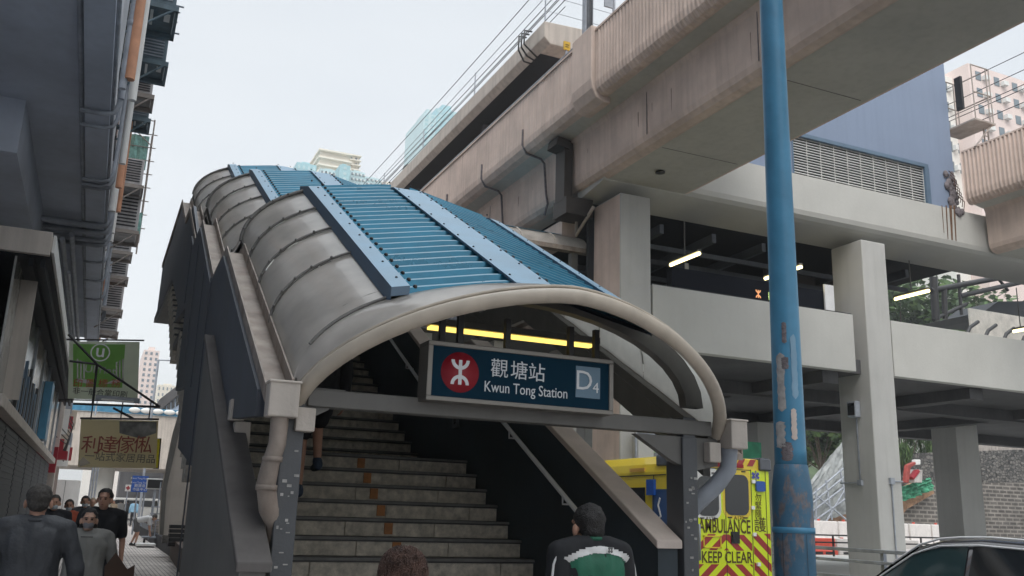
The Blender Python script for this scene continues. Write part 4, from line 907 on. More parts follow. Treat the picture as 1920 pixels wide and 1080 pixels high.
# ================= worksite behind the station =================
YB=50
def slab(name,pts,Y,t,mt,label,cat,group=None,bump=False):
    P=[at(x,y,Y=Y) for x,y in pts]; b=MB(); b.prism([(p.x,p.z) for p in P],'y',Y,Y+t); return tag(b.build(name,mt),label,cat,group)
m_rubble=stonemat('rubble masonry',(.055,.055,.055),(.20,.19,.175),(.03,.03,.03),3.0)
m_block=brickmat('blockwork slope',(.085,.077,.07),(.13,.12,.105),(.27,.245,.22),.8,.3,.06,'xz',bump=.6)
hill=MB(); rnd=random.Random(2); rows=[]
for j in range(16):
    y=63+j*9; rows.append([(x*8+36,y,max(-.2,(j*2.6+3)*(.6+.5*noise.noise(Vector((x*.3,j*.35,0)))))) for x in range(0,20)])
rows.insert(0,[(p[0],61,-.2) for p in rows[0]])
hill.grid(rows,0); tag(hill.build('hillside',mat('green hillside',(.045,.075,.025),.9,var=.5,scale=.5,bump=.8,bscale=2),fixn=False),kind='structure')
slab('retaining_wall',[(1700,850),(2060,838),(2060,920),(1700,925)],52,3,m_rubble,'dark rubble masonry retaining wall behind the worksite at the right','wall')
slab('retaining_wall',[(1826,820),(2060,808),(2060,846),(1826,850)],52.6,3,mat('shotcrete',(.40,.36,.33),.9,var=.3,scale=2,streak=.6,bump=.5),'pale stained concrete parapet wall on top of the rubble wall','wall')
slab('retaining_wall',[(1680,1010),(1680,940),(1745,905),(2060,905),(2060,1010)],50.5,1.4,m_block,'weathered blockwork slope wall with white joints below the rubble wall','wall')
slab('soil_heap',[(1500,1010),(1520,985),(1570,950),(1640,915),(1700,928),(1745,905),(1752,925),(1700,955),(1660,1010)],49.8,2,mat('orange soil',(.34,.20,.12),.95,var=.45,scale=2.5,bump=1,bscale=6),'bare orange soil bank sloping up behind the second pillar','soil')
slab('green_fence',[(1822,790),(2060,779),(2060,808),(1822,822)],53,.1,mat('pale green panel',(.18,.42,.33),.6,var=.25,scale=1.2),'pale green panel fence standing on top of the stained wall','fence')
gf=MB()
for i in range(16):
    p=at(1828+i*14,800,Y=52.9); gf.box(p.x-.07,p.x+.07,52.8,52.95,p.z-.8,p.z+.9)
tag(gf.build('fence_post',m_white),'row of thin pale uprights along the green panel fence','post',kind='stuff')
# green debris net
def netmesh(pts,Y,mt,amp=.35,n=14,seed=0):
    (x0,y0),(x1,y1),(x2,y2),(x3,y3)=pts; b=MB(); rows=[]
    for j in range(n+1):
        r=[]
        for i in range(n+1):
            u,v=i/n,j/n; x=(x0*(1-u)+x1*u)*(1-v)+(x3*(1-u)+x2*u)*v; y=(y0*(1-u)+y1*u)*(1-v)+(y3*(1-u)+y2*u)*v
            p=at(x,y,Y=Y); k=noise.noise(Vector((i*.6,j*.6,seed)))*amp; r.append((p.x+k*.4,p.y+k*2,p.z+k*.5))
        rows.append(r)
    b.grid(rows,0,False); return b
tag(netmesh([(1690,912),(1745,895),(1752,918),(1692,940)],49.3,None,seed=1,amp=.15).build('debris_net',mat('green net',(.05,.26,.15),.8,var=.5,scale=3),fixn=False),'rumpled bright green net on the soil bank','net')
tag(netmesh([(1590,815),(1600,960),(1520,985),(1512,910)],49.2,None,seed=4,amp=.12).build('debris_net',mat('grey net',(.36,.38,.38),.8,var=.35,scale=1.5),fixn=False),'torn grey netting hung over the scaffold left of the second pillar','net')
sc=thing('scaffold','tilted grey tube scaffold with braces left of the second pillar','scaffold',at(1560,985,Y=48.5))
for a,c in (((1515,965),(1600,900)),((1515,950),(1600,880)),((1515,935),(1600,862)),((1515,985),(1600,925)),((1530,990),(1530,915)),((1560,975),(1548,900)),((1590,960),(1575,880)),((1525,925),(1600,985)),((1515,960),(1560,1000)),((1545,985),(1600,890))):
    b=MB(); b.tube([at(*a,Y=48.5),at(*c,Y=48.5)],.07,5); b.build('tube',m_pipe,sc)
m_redd=mat('dull red paint',(.30,.05,.04),.6,var=.4,scale=3); m_whit2=mat('dusty white paint',(.45,.42,.40),.7,var=.35,scale=3)
dg=thing('excavator','small red and white excavator arm parked on the soil bank under bamboo','excavator',at(1705,905,Y=49))
for pts,mm,nm in (([(1690,905),(1694,872),(1708,866),(1711,870),(1700,877),(1696,906)],m_redd,'boom'),([(1706,905),(1704,893),(1712,880),(1722,882),(1721,905)],m_whit2,'cab'),([(1708,872),(1708,862),(1718,862),(1718,872)],m_white,'roof_lamp'),([(1700,895),(1712,880),(1716,884),(1704,900)],m_red,'stripe')):
    P=[at(x,y,Y=49) for x,y in pts]; b=MB(); b.prism([(p.x,p.z) for p in P],'y',48.6-(nm=='stripe')*.1,49.6 if nm=='cab' else 48.95); b.build(nm,mm,dg,bevel=.05)
# plastic water barriers
m_barw=mat('barrier plastic white',(.66,.62,.60),.5,var=.12,scale=3); m_barr=mat('barrier plastic red',(.60,.08,.05),.5,var=.15,scale=3)
def barrier(x,y,mt,label):
    t=thing('water_barrier',label,'barrier',(x,y,0),0,'water filled barriers along the worksite'); b=MB()
    b.prism([(-.28,0),(.28,0),(.28,.25),(.12,.45),(.10,1.0),(-.10,1.0),(-.12,.45),(-.28,.25)],'x',-.95,.95); b.build('body',mt,t,local=True,bevel=.04)
    b=MB(); b.box(-.7,-.1,-.30,-.27,.06,.2); b.box(.1,.7,-.30,-.27,.06,.2); b.build('fork_slot',m_black,t,local=True)
    b=MB(); b.cyl((-.5,0,1.0),(-.5,0,1.06),.09,n=10); b.build('cap',m_barr if mt==m_barw else m_barw,t,local=True); return t
for i in range(20):
    far=i<13; x=(26+i*2.05+2.5) if far else 29+(i-13)*2.0; y=46 if far else 38
    o=barrier(x,y,m_barw if far or i%2 else m_barr,['first','second','third','fourth','fifth','sixth','seventh','eighth','ninth','tenth','eleventh','twelfth','thirteenth'][i if far else i-13]+(' tall white barrier' if far else (' barrier, white,' if i%2 else ' barrier, red,'))+' from the left in the '+('far' if far else 'near')+' row'); o.scale=(1,1,1.75 if far else .85)
bf=thing('railing','low black metal railing in front of the red and white barriers','railing',(33,36,0))
for z in (1.0,.65): 
    b=MB(); b.box(26,48,36,36.06,z,z+.07); b.build('rail',m_black,bf)
for i in range(12):
    b=MB(); b.box(26+i*2,26.08+i*2,36,36.06,0,1.0); b.build('post',m_black,bf)
# ================= trees =================
def tree(name,label,x,y,z,h,cr,seed,cat='tree',group=None,n=1400,leaf=.28,thin=False):
    t=thing(name,label,cat,(x,y,z),0,group); rnd=random.Random(seed)
    b=MB(); b.tube([(0,0,-.5),(.1,0,h*.35),(-.1,.1,h*.7)],[.05*h*.5,.035*h*.5,.02*h*.4],8)
    cl=[]
    for i in range(9):
        a=rnd.random()*2*PI; e=Vector((math.cos(a)*cr*.7,math.sin(a)*cr*.7,h*(.5+.45*rnd.random()))); cl.append((e,cr*(.32+.25*rnd.random()))); b.tube([(0,0,h*.3),e*.6+Vector((0,0,h*.12)),e],[.02*h*.5,.012*h*.5,.004*h],6)
    cl.append((Vector((0,0,h*.9)),cr*.45)); b.build('trunk',m_bark,t,local=True)
    b=MB()
    for i in range(n):
        c,r=cl[rnd.randrange(len(cl))]; d=Vector((rnd.gauss(0,1),rnd.gauss(0,1),rnd.gauss(0,.8))).normalized()*r*(rnd.random()**.4); p=c+d
        s=leaf*(.6+.8*rnd.random()); u=Vector((rnd.gauss(0,1),rnd.gauss(0,1),rnd.gauss(0,.5))).normalized(); w=u.cross(Vector((rnd.gauss(0,1),rnd.gauss(0,1),rnd.gauss(0,1)))).normalized()
        if thin: u=Vector((rnd.gauss(0,.4),rnd.gauss(0,.4),-1)).normalized(); w=u.cross(Vector((rnd.gauss(0,1),rnd.gauss(0,1),.1))).normalized()*.3
        b.add([p-u*s,p+w*s*.5,p+u*s,p-w*s*.5],[(0,1,2,3)],rnd.choice((0,0,1,1,2)),False)
    b.build('crown',m_leaf,t,local=True,fixn=False); return t
for k,(px,py,Y,h,cr,l,th) in enumerate([(1540,900,56,7.5,3.6,'bushy green tree left of the second pillar behind the grey netting',False),(1500,900,60,7,3.5,'rounded green tree mostly behind the blue lamp post',False),(1700,915,53,7.5,2.2,'feathery bamboo clump between the second and third pillar',True),(1735,915,54,7,1.8,'thin pale bamboo clump close to the third pillar',True)]):
    q=at(px,py,Y=Y); tree('bamboo' if th else 'tree',l,q.x,Y,q.z-1.5,h,cr,k+3,n=2600,leaf=.30,thin=th)
for k,(x,y,z,h,cr,l) in enumerate([(66,60,13,10,5,'large green tree on the hill seen through the open concourse'),(72,58,12,11,5,'green tree on the hill at the right edge of the concourse opening'),(60,62,13,9,4.5,'smaller green tree on the hill beyond the concourse truss')]):
    tree('tree',l,x,y,z,h,cr,k+20,n=2600,leaf=.4)
# ================= left building over the alley =================
lb=thing('tenement_building','dark overhanging tenement on the left with pipes under its soffit and a pale outer wall','building',(-4,10,0))
b=MB(); b.box(-9,-2.3,-15,34,0,6.98); b.build('lower_wall',m_wallgrey,lb)
b=MB(); b.box(-9,-.41,-15,34,7,31); b.build('upper_storeys',[m_facade],lb)
b=MB(); b.quad((-9,-15,6.994),(-.42,-15,6.994),(-.42,33.9,6.994),(-9,33.9,6.994)); b.box(-.735,-.412,-15,33.9,6.86,6.993); b.box(-2.35,-1.5,13.5,34,6.2,6.99)
b.build('soffit',m_wallgrey,lb)
for x,z,r,y0 in ((-.78,6.93,.035,-5),(-.38,6.9,.028,-2),(-.95,6.6,.05,19),(-1.1,6.5,.05,19),(-1.25,6.62,.06,20),(-1.4,6.5,.045,19),(-1.0,6.3,.035,21)):
    b=MB(); b.tube([(x,y,z) for y in (y0,(y0+34)/2,34)],r,8); b.build('drain_pipe',m_pipe,lb)
def yof(px,py,X): return at(px,py,X=X).y
for i,(py,r) in enumerate(((158,.035),(188,.03),(303,.03),(313,.035),(320,.03),(400,.06),(415,.06),(432,.05),(442,.05),(480,.03),(520,.03),(560,.03))):
    xx=223-36*py/540; Y=yof(xx,py,-.42); x0=-.78 if i<5 or i>8 else -1.9
    b=MB(); b.tube([(x0,Y,6.80),(-.5,Y,6.80),(-.36,Y,6.84),(-.31,Y,6.98),(-.30,Y,7.6),(-.30,Y,22 if i in (5,7) else 9)],r,8); b.build('drain_pipe',m_pipe,lb)
for px,py,r in ((249,150,.075),(236,120,.05),(243,240,.055),(224,300,.07),(229,420,.05),(212,470,.06),(246,60,.04)):
    Y=yof(px,py,-.29); b=MB(); b.tube([(-.29,Y,7.05),(-.29,Y,35)],r,8)
    for z in range(8,34,3): b.lathe([(r*1.25,z),(r*1.25,z+.08)],(-.29,Y,0),8)
    b.build('drain_pipe',m_white if r>.06 else m_pipe,lb)
for px,py,w in ((246,110,.9),(236,290,.5),(207,450,1.2),(203,500,.8)):
    Y=yof(px,py,-.38); b=MB(); b.box(-.40,-.35,Y,Y+w,7.5,30); b.build('orange_wall_band',m_orangewall,lb)
for j,Yw in enumerate((14.5,17.5,20.5,24,28)):
    for z in (8.2,11.2,14.2,17.2):
        b=MB(); b.box(-.42,-.395,Yw,Yw+1.1,z,z+1.4); b.box(-.43,-.38,Yw-.05,Yw+1.15,z-.08,z); b.build('window',m_glass,lb)
for px,py,X,r,mm in ((248,110,-.22,.07,m_orangewall),(240,230,-.22,.06,m_orangewall),(254,140,-.16,.06,m_white),(226,330,-.2,.055,m_white),(214,440,-.2,.06,m_orangewall),(232,260,-.30,.09,m_white)):
    Y=yof(px,py,X); b=MB(); b.tube([(X,Y,7.2),(X,Y,30)],r,8); b.build('drain_pipe',mm,lb)
# air conditioners
acs=[(255,-30,332,22,1.25,'topmost'),(258,70,305,132,1.0,'second from the top'),(243,142,282,188,.85,'third from the top'),(243,198,274,222,.8,'fourth from the top'),(230,318,256,345,1.1,'fifth from the top'),(226,350,254,376,1.0,'sixth from the top'),(217,384,252,438,1.5,'seventh from top, large, slatted'),(208,447,242,464,1.2,'eighth from the top'),(206,485,232,520,1.2,'ninth from the top'),(198,545,222,580,1.3,'tenth from the top'),(192,590,214,618,1.3,'lowest')]
for i,(x0,y0,x1,y1,k,w) in enumerate(acs):
    p=at((x0+x1)/2,(y0+y1)/2,Y=(15,16.3,18,19,23,24.3,24,27,29,31,33)[i]); dark=i in(0,1,3)
    t=thing('air_conditioner','wall air conditioner above the alley, '+w+' of its column','air conditioner',(p.x,p.y,p.z),0,'air conditioners on the left facade')
    hx,hy,hz=.27*min(k,1.15),.42*k,.29*k
    b=MB(); b.box(-hx,hx,-hy,hy,-hz,hz); bd=b.build('casing',m_acdark if dark else m_ac,t,local=True,bevel=.015)
    b=MB()
    for q in range(9): z=-hz*.8+q*hz*.2; b.box(-hx*.8,hx*.8,-hy-.02,-hy-.005,z,z+hz*.08)
    b.build('grille',m_black if not dark else m_pipe,bd,local=True)
    b=MB(); b.box(-.42,hx+.05,-hy-.02,-hy+.05,-hz-.09,-hz-.004); b.box(-.42,hx+.05,hy-.05,hy+.02,-hz-.09,-hz-.004); b.box(hx,hx+.05,-hy,hy,-hz-.09,-hz-.005); b.tube([(hx,-hy,-hz-.05),(-.4,-hy,-hz-.65)],.02,5); b.build('bracket',m_bamboo if not dark else m_acdark,t,local=True)
    if dark:
        b=MB(); b.box(-hx*.2,-hx*.05,-hy*.5,hy*.5,-hz-.012,-hz-.002); b.box(hx*.5,hx*.8,-hy*.4,hy*.1,-hz-.012,-hz-.002); b.build('label_plate',m_white,bd,local=True)
sf=thing('scaffold','bamboo scaffold with pale green netting fixed to the left facade','scaffold',(.1,21,9))
pts=[at(290,230,X=.45),at(258,440,X=.45)]
Ys=[pts[0].y,pts[0].y+1.6]; zt_=pts[0].z
for Y in Ys:
    b=MB(); b.tube([(.45,Y,zt_-4.5),(.45,Y,zt_+.1)],.03,6); b.build('pole',m_bamboo,sf)
for i in range(8):
    b=MB(); z=zt_-.5-i*.5; b.tube([(-.4,Ys[0],z),(.6,Ys[0],z+.03)],.02,5); b.tube([(.45,Ys[0]-.2,z+.05),(.45,Ys[1]+.2,z+.05)],.02,5); b.build('crossbar',m_bamboo,sf)
b=MB(); b.grid([[(-.35+.7*i/6,Ys[0]+.05+.05*math.sin(i*2+j),zt_-.55-j*.32) for i in range(7)] for j in range(5)],0,False); b.build('netting',m_net,sf,fixn=False)
b=MB(); b.tube([(-.4,Ys[0],zt_-.2),(.45,Ys[0],zt_-.9)],.02,5); b.tube([(-.4,Ys[0],zt_+.1),(.45,Ys[0],zt_+.05)],.02,5); b.build('brace',m_bamboo,sf)
q=at(262,420,X=.4); b=MB(); b.grid([[(.1+.35*i/4,q.y+.03*math.sin(i*3+j*2),q.z+.4-j*.25) for i in range(5)] for j in range(4)],0,False); tag(b.build('netting_scrap',m_net,fixn=False),'small torn green netting scrap hanging beside the slatted air conditioner','net')
for i,(px,py) in enumerate(((345,14),(338,24),(333,42),(336,64))):
    q=at(px,py,X=.42); b=MB(); b.tube([(-.41,q.y,q.z),(.42,q.y,q.z)],.016,6); tag(b.build('drying_pole',m_pipe),'thin drying pole jutting from the left facade at the top edge, '+['highest','second','third','lowest'][i]+' of four','pole','drying poles by the topmost air conditioner')
# ================= shop front =================
m_shut=mat('shutter steel',(.055,.058,.064),.6,var=.2,scale=2)
sh=thing('shop_front','shop front with pale glazing under a deep fascia and grey roller shutters on the left','shop',(-1.35,24,0))
b=MB(); b.box(-2.3,-1.40,14,36,0,2.78); b.box(-2.3,-1.9,14,36,2.78,5.0); b.build('wall',m_conc_dark,sh)
b=MB(); b.box(-2.29,-.92,14,36,5.0,5.22); b.box(-2.29,-.93,13.9,14.0,4.92,5.26); b.build('canopy_slab',m_beige,sh,bevel=.01)
b=MB(); b.box(-.92,-.885,14,34,4.98,5.24); b.build('canopy_edge',m_white,sh)
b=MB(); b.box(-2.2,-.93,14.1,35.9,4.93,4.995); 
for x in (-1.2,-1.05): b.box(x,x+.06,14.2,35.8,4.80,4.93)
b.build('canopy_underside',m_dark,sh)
b=MB(); b.box(-1.40,-1.22,14,36,2.79,2.96); b.build('ledge',m_beige,sh,bevel=.01)
for i in range(7):
    y=14.1+i*3.1; b=MB(); b.box(-1.37,-1.34,y,y+3.0,2.97,4.9); b.build('display_window',mat('shop glass %d'%i,[(.38,.38,.36),(.24,.27,.27),(.42,.39,.33)][i%3],.15,var=.5,scale=1.6,spec=.7),sh)  # reflections are put into the pane colours; nothing lights the glass
    b=MB(); b.box(-1.39,-1.30,y+3.0,y+3.09,2.97,4.99); b.build('mullion',m_pipe,sh)
    b=MB(); b.box(-1.41,-1.385,y+.05,y+2.95,0,2.75)
    for k in range(26): b.box(-1.386,-1.372,y+.05,y+2.95,.05+k*.104,.1+k*.104)
    b.build('roller_shutter',m_shut,sh)
rnd=random.Random(9)
for i in range(13):
    y=17+i*.42; h=.55+.5*rnd.random(); b=MB(); b.box(-1.33,-1.28,y,y+.16,3.0,3.0+h); b.box(-1.281,-1.275,y+.02,y+.14,3.05,2.95+h*.9); b.build('display_panel',[m_black,m_blue_dark][i%2],sh)
b=MB(); b.box(-1.33,-1.15,25,26,3.0,4.4); b.build('blue_banner',m_pole,sh)
b=MB(); b.box(-1.34,-1.12,15.2,15.26,3.0,4.8); b.build('white_frame',m_beige,sh)
# next block down the alley
nb=thing('low_block','brown tiled low block with small shop signs farther down the alley on the left','building',(-3,46,0))
b=MB(); b.box(-8,-1.7,38,58,0,9); b.build('wall',mat('brown tile',(.16,.11,.09),.6,var=.35,scale=3),nb)
b=MB(); b.box(-1.7,-1.25,38.2,39.0,0,8.5); b.build('column',m_beige,nb)
b=MB(); b.box(-1.9,-.9,37.2,38.2,3.0,3.3); b.box(-1.5,-1.2,36.6,37,2.5,3.4); b.build('awning',m_red,nb)
for i in range(9):
    b=MB(); y=38.5+i*2; z=3.1+(i*37%5)*.5; b.box(-1.72,-1.1,y,y+.08,z,z+.7+.3*(i%2)); b.build('projecting_sign',[m_red,m_white,m_pipe,m_hoop][i%4],nb)
b=MB()
for i in range(7): b.tube([(-1.6,38+i,4+.3*i),(-1.0,38.5+i,3.6+.2*i),(-1.2,39+i,3.2)],.02,5)
b.build('loose_cable',m_black,nb)
# ================= hanging signs =================
def hang(name,label,pts,Y,mt,t=.05):
    th=thing(name,label,'sign',at(*pts[0],Y=Y)); P=[at(x,y,Y=Y) for x,y in pts]; b=MB(); b.prism([(p.x,p.z) for p in P],'y',Y,Y+t); b.build('board',mt,th,bevel=.004); return th
YG=22
gs=hang('hanging_sign','faded green hanging print shop sign with a white u emblem and open book',[(130,640),(262,641),(258,752),(127,747)],YG,mat('faded banner',(.66,.70,.60),.7,var=.12,scale=2,bump=.3,bscale=5))
def gp(x,y,Y=YG-.006): return at(x,y,Y=Y)
b=MB(); P=[gp(x,y) for x,y in ((137,645),(235,646),(229,727),(137,725))]; b.prism([(p.x,p.z) for p in P],'y',YG-.006,YG-.001); b.build('green_field',mat('banner green',(.25,.52,.12),.6,var=.15,scale=3),gs)
c=gp(188,661); b=MB()
for i in range(24):
    u,v=2*PI*i/24,2*PI*(i+1)/24; b.prism([(c.x+r*math.cos(w),c.z+r*math.sin(w)) for r,w in ((.175,u),(.20,u),(.20,v),(.175,v))],'y',YG-.012,YG-.007)
b.build('ring',m_text,gs); text('lettering','u',.42,(c.x,YG-.012,c.z+.03),m_text,gs,bold=.004)
c=gp(188,694); text('lettering','UPrint',.24,(c.x,YG-.012,c.z),m_text_dim,gs)
b=MB()
for s,x0 in ((1,144),(-1,232)):
    for k in range(3):
        P=[gp(x0+s*k*6,672+k*3),gp(x0+s*(k*6+3),674+k*3),gp(x0+s*(k*6+3),712-k),gp(x0+s*k*6,712-k)]; b.prism([(p.x,p.z) for p in P],'y',YG-.011,YG-.007)
    P=[gp(x0,709),gp(x0+s*18,712),gp(x0+s*38,720),gp(x0+s*18,719),gp(x0,716)]; b.prism([(p.x,p.z) for p in P],'y',YG-.011,YG-.007)
b.build('book_emblem',m_text_dim,gs)
for ch,px in (('印',146),('圖',170),('標',193),('務',217)): c=gp(px,720); text('lettering',ch,.20,(c.x,YG-.013,c.z),mat('faded red letter' ,(.42,.10,.05),.6,var=0) if 'faded red letter' not in bpy.data.materials else bpy.data.materials['faded red letter'],gs)
c=gp(188,737); text('lettering','非一般合掌印刷',.16,(c.x,YG-.008,c.z),m_black,gs)
b=MB(); a=gp(135,641); c=gp(266,640); b.tube([(a.x-.3,YG+.02,a.z+.03),(c.x+.05,YG+.02,c.z+.03)],.02,6); b.build('sign_rod',m_black,gs); b=MB(); a=gp(128,750); c=gp(262,753); b.tube([(a.x-.2,YG+.02,a.z),(c.x,YG+.02,c.z)],.015,6); b.build('sign_rod',m_black,gs)
YL=18
ls=hang('hanging_sign','cream hanging furniture shop banner with four red characters above a yellow strip sign',[(152,786),(297,789),(292,878),(146,876)],YL,mat('cream banner',(.74,.67,.46),.7,var=.15,scale=1.5,bump=.3,bscale=5))
def lp_(x,y): return at(x,y,Y=YL-.006)
P=[lp_(x,y) for x,y in ((224,790),(294,791),(293,812),(262,822),(224,812))]; b=MB(); b.prism([(p.x,p.z) for p in P],'y',YL-.006,YL-.001); b.build('printed_picture',mat('faded print',(.19,.19,.18),.6,var=.7,scale=5),ls)
mr=mat('weathered red letter',(.30,.07,.05),.6,var=.3,scale=20)
for ch,px in (('利',171),('達',202),('傢',235),('俬',268)): c=lp_(px,836); text('lettering',ch,.33,(c.x,YL-.012,c.z),mr,ls,bold=.001)
c=lp_(226,859); text('lettering','一站式家居用品',.17,(c.x,YL-.012,c.z),mat('grey letter',(.16,.15,.13),.6,var=0),ls)
P=[lp_(x,y) for x,y in ((147,867),(156,857),(170,869),(150,875))]; b=MB(); b.prism([(p.x,p.z) for p in P],'y',YL-.03,YL-.001); b.build('torn_corner',m_hoop,ls)
b=MB(); a=lp_(150,786); c=lp_(298,788); b.tube([(a.x,YL+.02,a.z+.02),(c.x,YL+.02,c.z+.02)],.02,6)
for px in (170,226,279): q=lp_(px,787); b.tube([(q.x,YL,q.z),(q.x,YL,q.z+.32)],.012,5)
b.build('sign_rod',m_black,ls)
def bars(name,label,L,Y,r,mt):
    t=thing(name,label,'bracket',at(*L[0][0],Y=Y))
    for a,c in L: b=MB(); b.tube([at(*a,Y=Y),at(*c,Y=Y)],r,5); b.build('bar',mt,t)
    return t
bars('sign_bracket','black triangular steel bracket holding the cream banner',[((128,627),(182,683)),((182,683),(300,763)),((130,677),(182,683)),((182,683),(174,757)),((137,757),(300,763)),((212,765),(250,785))],YL-.15,.022,m_black)
t=thing('light_fitting','slim tube light fitting above the cream banner','light',at(220,748,Y=YL)); b=MB(); a=at(179,745,Y=YL-.05); c=at(262,752,Y=YL-.05); b.bar(a,c,.08,.09); b.build('casing',m_pipe,t); b=MB(); b.bar(a+Vector((.1,-.05,-.03)),c+Vector((-.1,-.05,-.03)),.03,.03); b.build('tube',m_white,t)
ysn=hang('hanging_sign','narrow bright yellow vertical strip sign beside the cream banner',[(290,822),(303,822),(298,879),(287,879)],YL+.3,m_black); P=[at(x,y,Y=YL+.29) for x,y in ((292,824),(300,824),(296,877),(289,877))]; b=MB(); b.prism([(p.x,p.z) for p in P],'y',YL+.285,YL+.295); b.build('yellow_face',mat('yellow strip',(.75,.66,.03),.5,var=.2,scale=20),ysn)
# ================= far end of the alley =================
YO=68
ov=thing('road_overpass','pale beige overpass beam crossing the far end of the alley above the crowd','overpass',(1,YO,0))
a=at(150,776,Y=YO); c=at(345,879,Y=YO); b=MB(); b.box(a.x-14,14,YO,YO+9,at(250,878,Y=YO).z,at(250,776,Y=YO).z); b.build('beam',m_beige,ov,bevel=.05)
for px in (192,420): q=at(px,900,Y=YO); b=MB(); b.cyl((q.x,YO+2,-.1),(q.x,YO+2,at(250,878,Y=YO).z),.75,n=20); b.build('column',m_conc_gray,ov)
b=MB(); z=at(250,776,Y=YO).z; b.box(a.x-14,14,YO-.1,YO,z,z+.45); b.build('blue_edge',m_pole,ov)
b=MB(); 
for i in range(5): q=at(252+i*22,774,Y=YO-.2); b.ball((q.x,YO-.15,z+.25),.35,6,0,(1.1,.3,.55))
b.build('white_disc',m_white,ov)
fr=thing('covered_bridge','blue and white covered bridge with dark sloping roof behind the overpass','footbridge',at(320,760,Y=80))
P=[at(x,y,Y=80) for x,y in ((288,766),(300,748),(420,655),(420,668),(302,768))]; b=MB(); b.prism([(p.x,p.z) for p in P],'y',80,84); b.build('roof',m_conc_dark,fr)
P=[at(x,y,Y=80) for x,y in ((302,769),(420,670),(420,776),(302,776))]; b=MB(); b.prism([(p.x,p.z) for p in P],'y',80.3,84); b.build('side_wall',mat('pale blue cladding',(.35,.45,.58),.5),fr)
for i in range(7):
    P=[at(x,y,Y=80) for x,y in ((306+i*8,766-i*6.6),(312+i*8,761-i*6.6),(312+i*8,773-i*5),(306+i*8,775-i*4))]; b=MB(); b.prism([(p.x,p.z) for p in P],'y',80.25,80.3); b.build('window',m_glass,fr)
sl2=thing('street_lamp','thin grey street lamp with a long arm beyond the overpass','street lamp',at(283,770,Y=60)); b=MB(); a=at(297,675,Y=60); c=at(284,770,Y=60); b.tube([Vector((a.x,60,a.z)),Vector((a.x,60,-.1))],.07,8); b.tube([a,at(350,677,Y=60)],.045,6); b.build('pole',m_pipe,sl2); b=MB(); q=at(352,677,Y=60); b.box(q.x-.1,q.x+.6,59.9,60.1,q.z-.08,q.z+.04); b.build('lantern',m_pipe,sl2)
sp_=thing('direction_sign','blue road direction sign with white lettering at the far end of the alley','sign',at(262,960,Y=50)); a=at(245,922,Y=50); c=at(279,893,Y=50); b=MB(); b.box(a.x,c.x,49.95,50,a.z,c.z); b.build('board',mat('road sign blue',(.01,.09,.42),.4,var=.1),sp_)
for s,y,sz in (('Kwun Tong Road',897,.13),('Kwun Tong Town',905,.13),('觀塘道',911,.17),('市區中心',918,.17)): q=at(262,y,Y=49.9); text('lettering',s,sz,(q.x,49.93,q.z),m_white,sp_,width=.8 if sz<.15 else None)
b=MB(); q=at(257,925,Y=50.1); b.cyl((q.x,50.1,0),(q.x,50.1,a.z+.1),.04,n=8); q=at(271,925,Y=50.1); b.cyl((q.x,50.1,0),(q.x,50.1,a.z+.1),.04,n=8); b.build('post',m_pipe,sp_)
bd2=thing('board_sign','dark rectangular display board with white rim beside the blue road sign','sign',at(291,920,Y=42)); a=at(273,917,Y=42); c=at(310,898,Y=42); b=MB(); b.box(a.x,c.x,41.95,42.05,a.z,c.z); b.build('rim',m_white,bd2,bevel=.02); b=MB(); b.box(a.x+.05,c.x-.05,41.93,41.95,a.z+.05,c.z-.05); b.build('panel',m_black,bd2); b=MB(); q=at(291,918,Y=42); b.cyl((q.x,42.1,0),(q.x,42.1,a.z),.05,n=8); b.build('post',m_pipe,bd2)
rc=thing('clinic_sign','small white sign with a red cross left of the blue road sign','sign',at(240,915,Y=55)); a=at(234,921,Y=55); c=at(246,909,Y=55); b=MB(); b.box(a.x,c.x,54.95,55,a.z,c.z); b.build('board',m_white,rc); b=MB(); x,z=(a.x+c.x)/2,(a.z+c.z)/2; b.box(x-.11,x+.11,54.93,54.95,z-.035,z+.035); b.box(x-.035,x+.035,54.928,54.95,z-.11,z+.11); b.build('cross',m_red,rc); b=MB(); b.cyl((x,55.05,0),(x,55.05,a.z),.04,n=6); b.build('post',m_pipe,rc)
# scaffold tower at far left
sc2=thing('scaffold_tower','grey steel access scaffold tower behind the crowd','scaffold',at(175,930,Y=58))
a=at(166,935,Y=58); c=at(184,880,Y=58)
for x in (a.x,(a.x+c.x)/2,c.x): b=MB(); b.cyl((x,58,0),(x,58,c.z+1),.05,n=6); b.build('upright',m_pipe,sc2)
for i in range(9): b=MB(); z=.5+i*.55; b.bar((a.x,58,z),(c.x,58,z),.06,.05); b.build('ledger',m_pipe,sc2)
# dark tall infill under the overpass, right side
b=MB(); a=at(226,885,Y=85); b.box(a.x,a.x+12,85,90,-.1,at(230,880,Y=85).z); tag(b.build('building',m_conc_dark),'dark grey building in shade under the overpass behind the van','building')
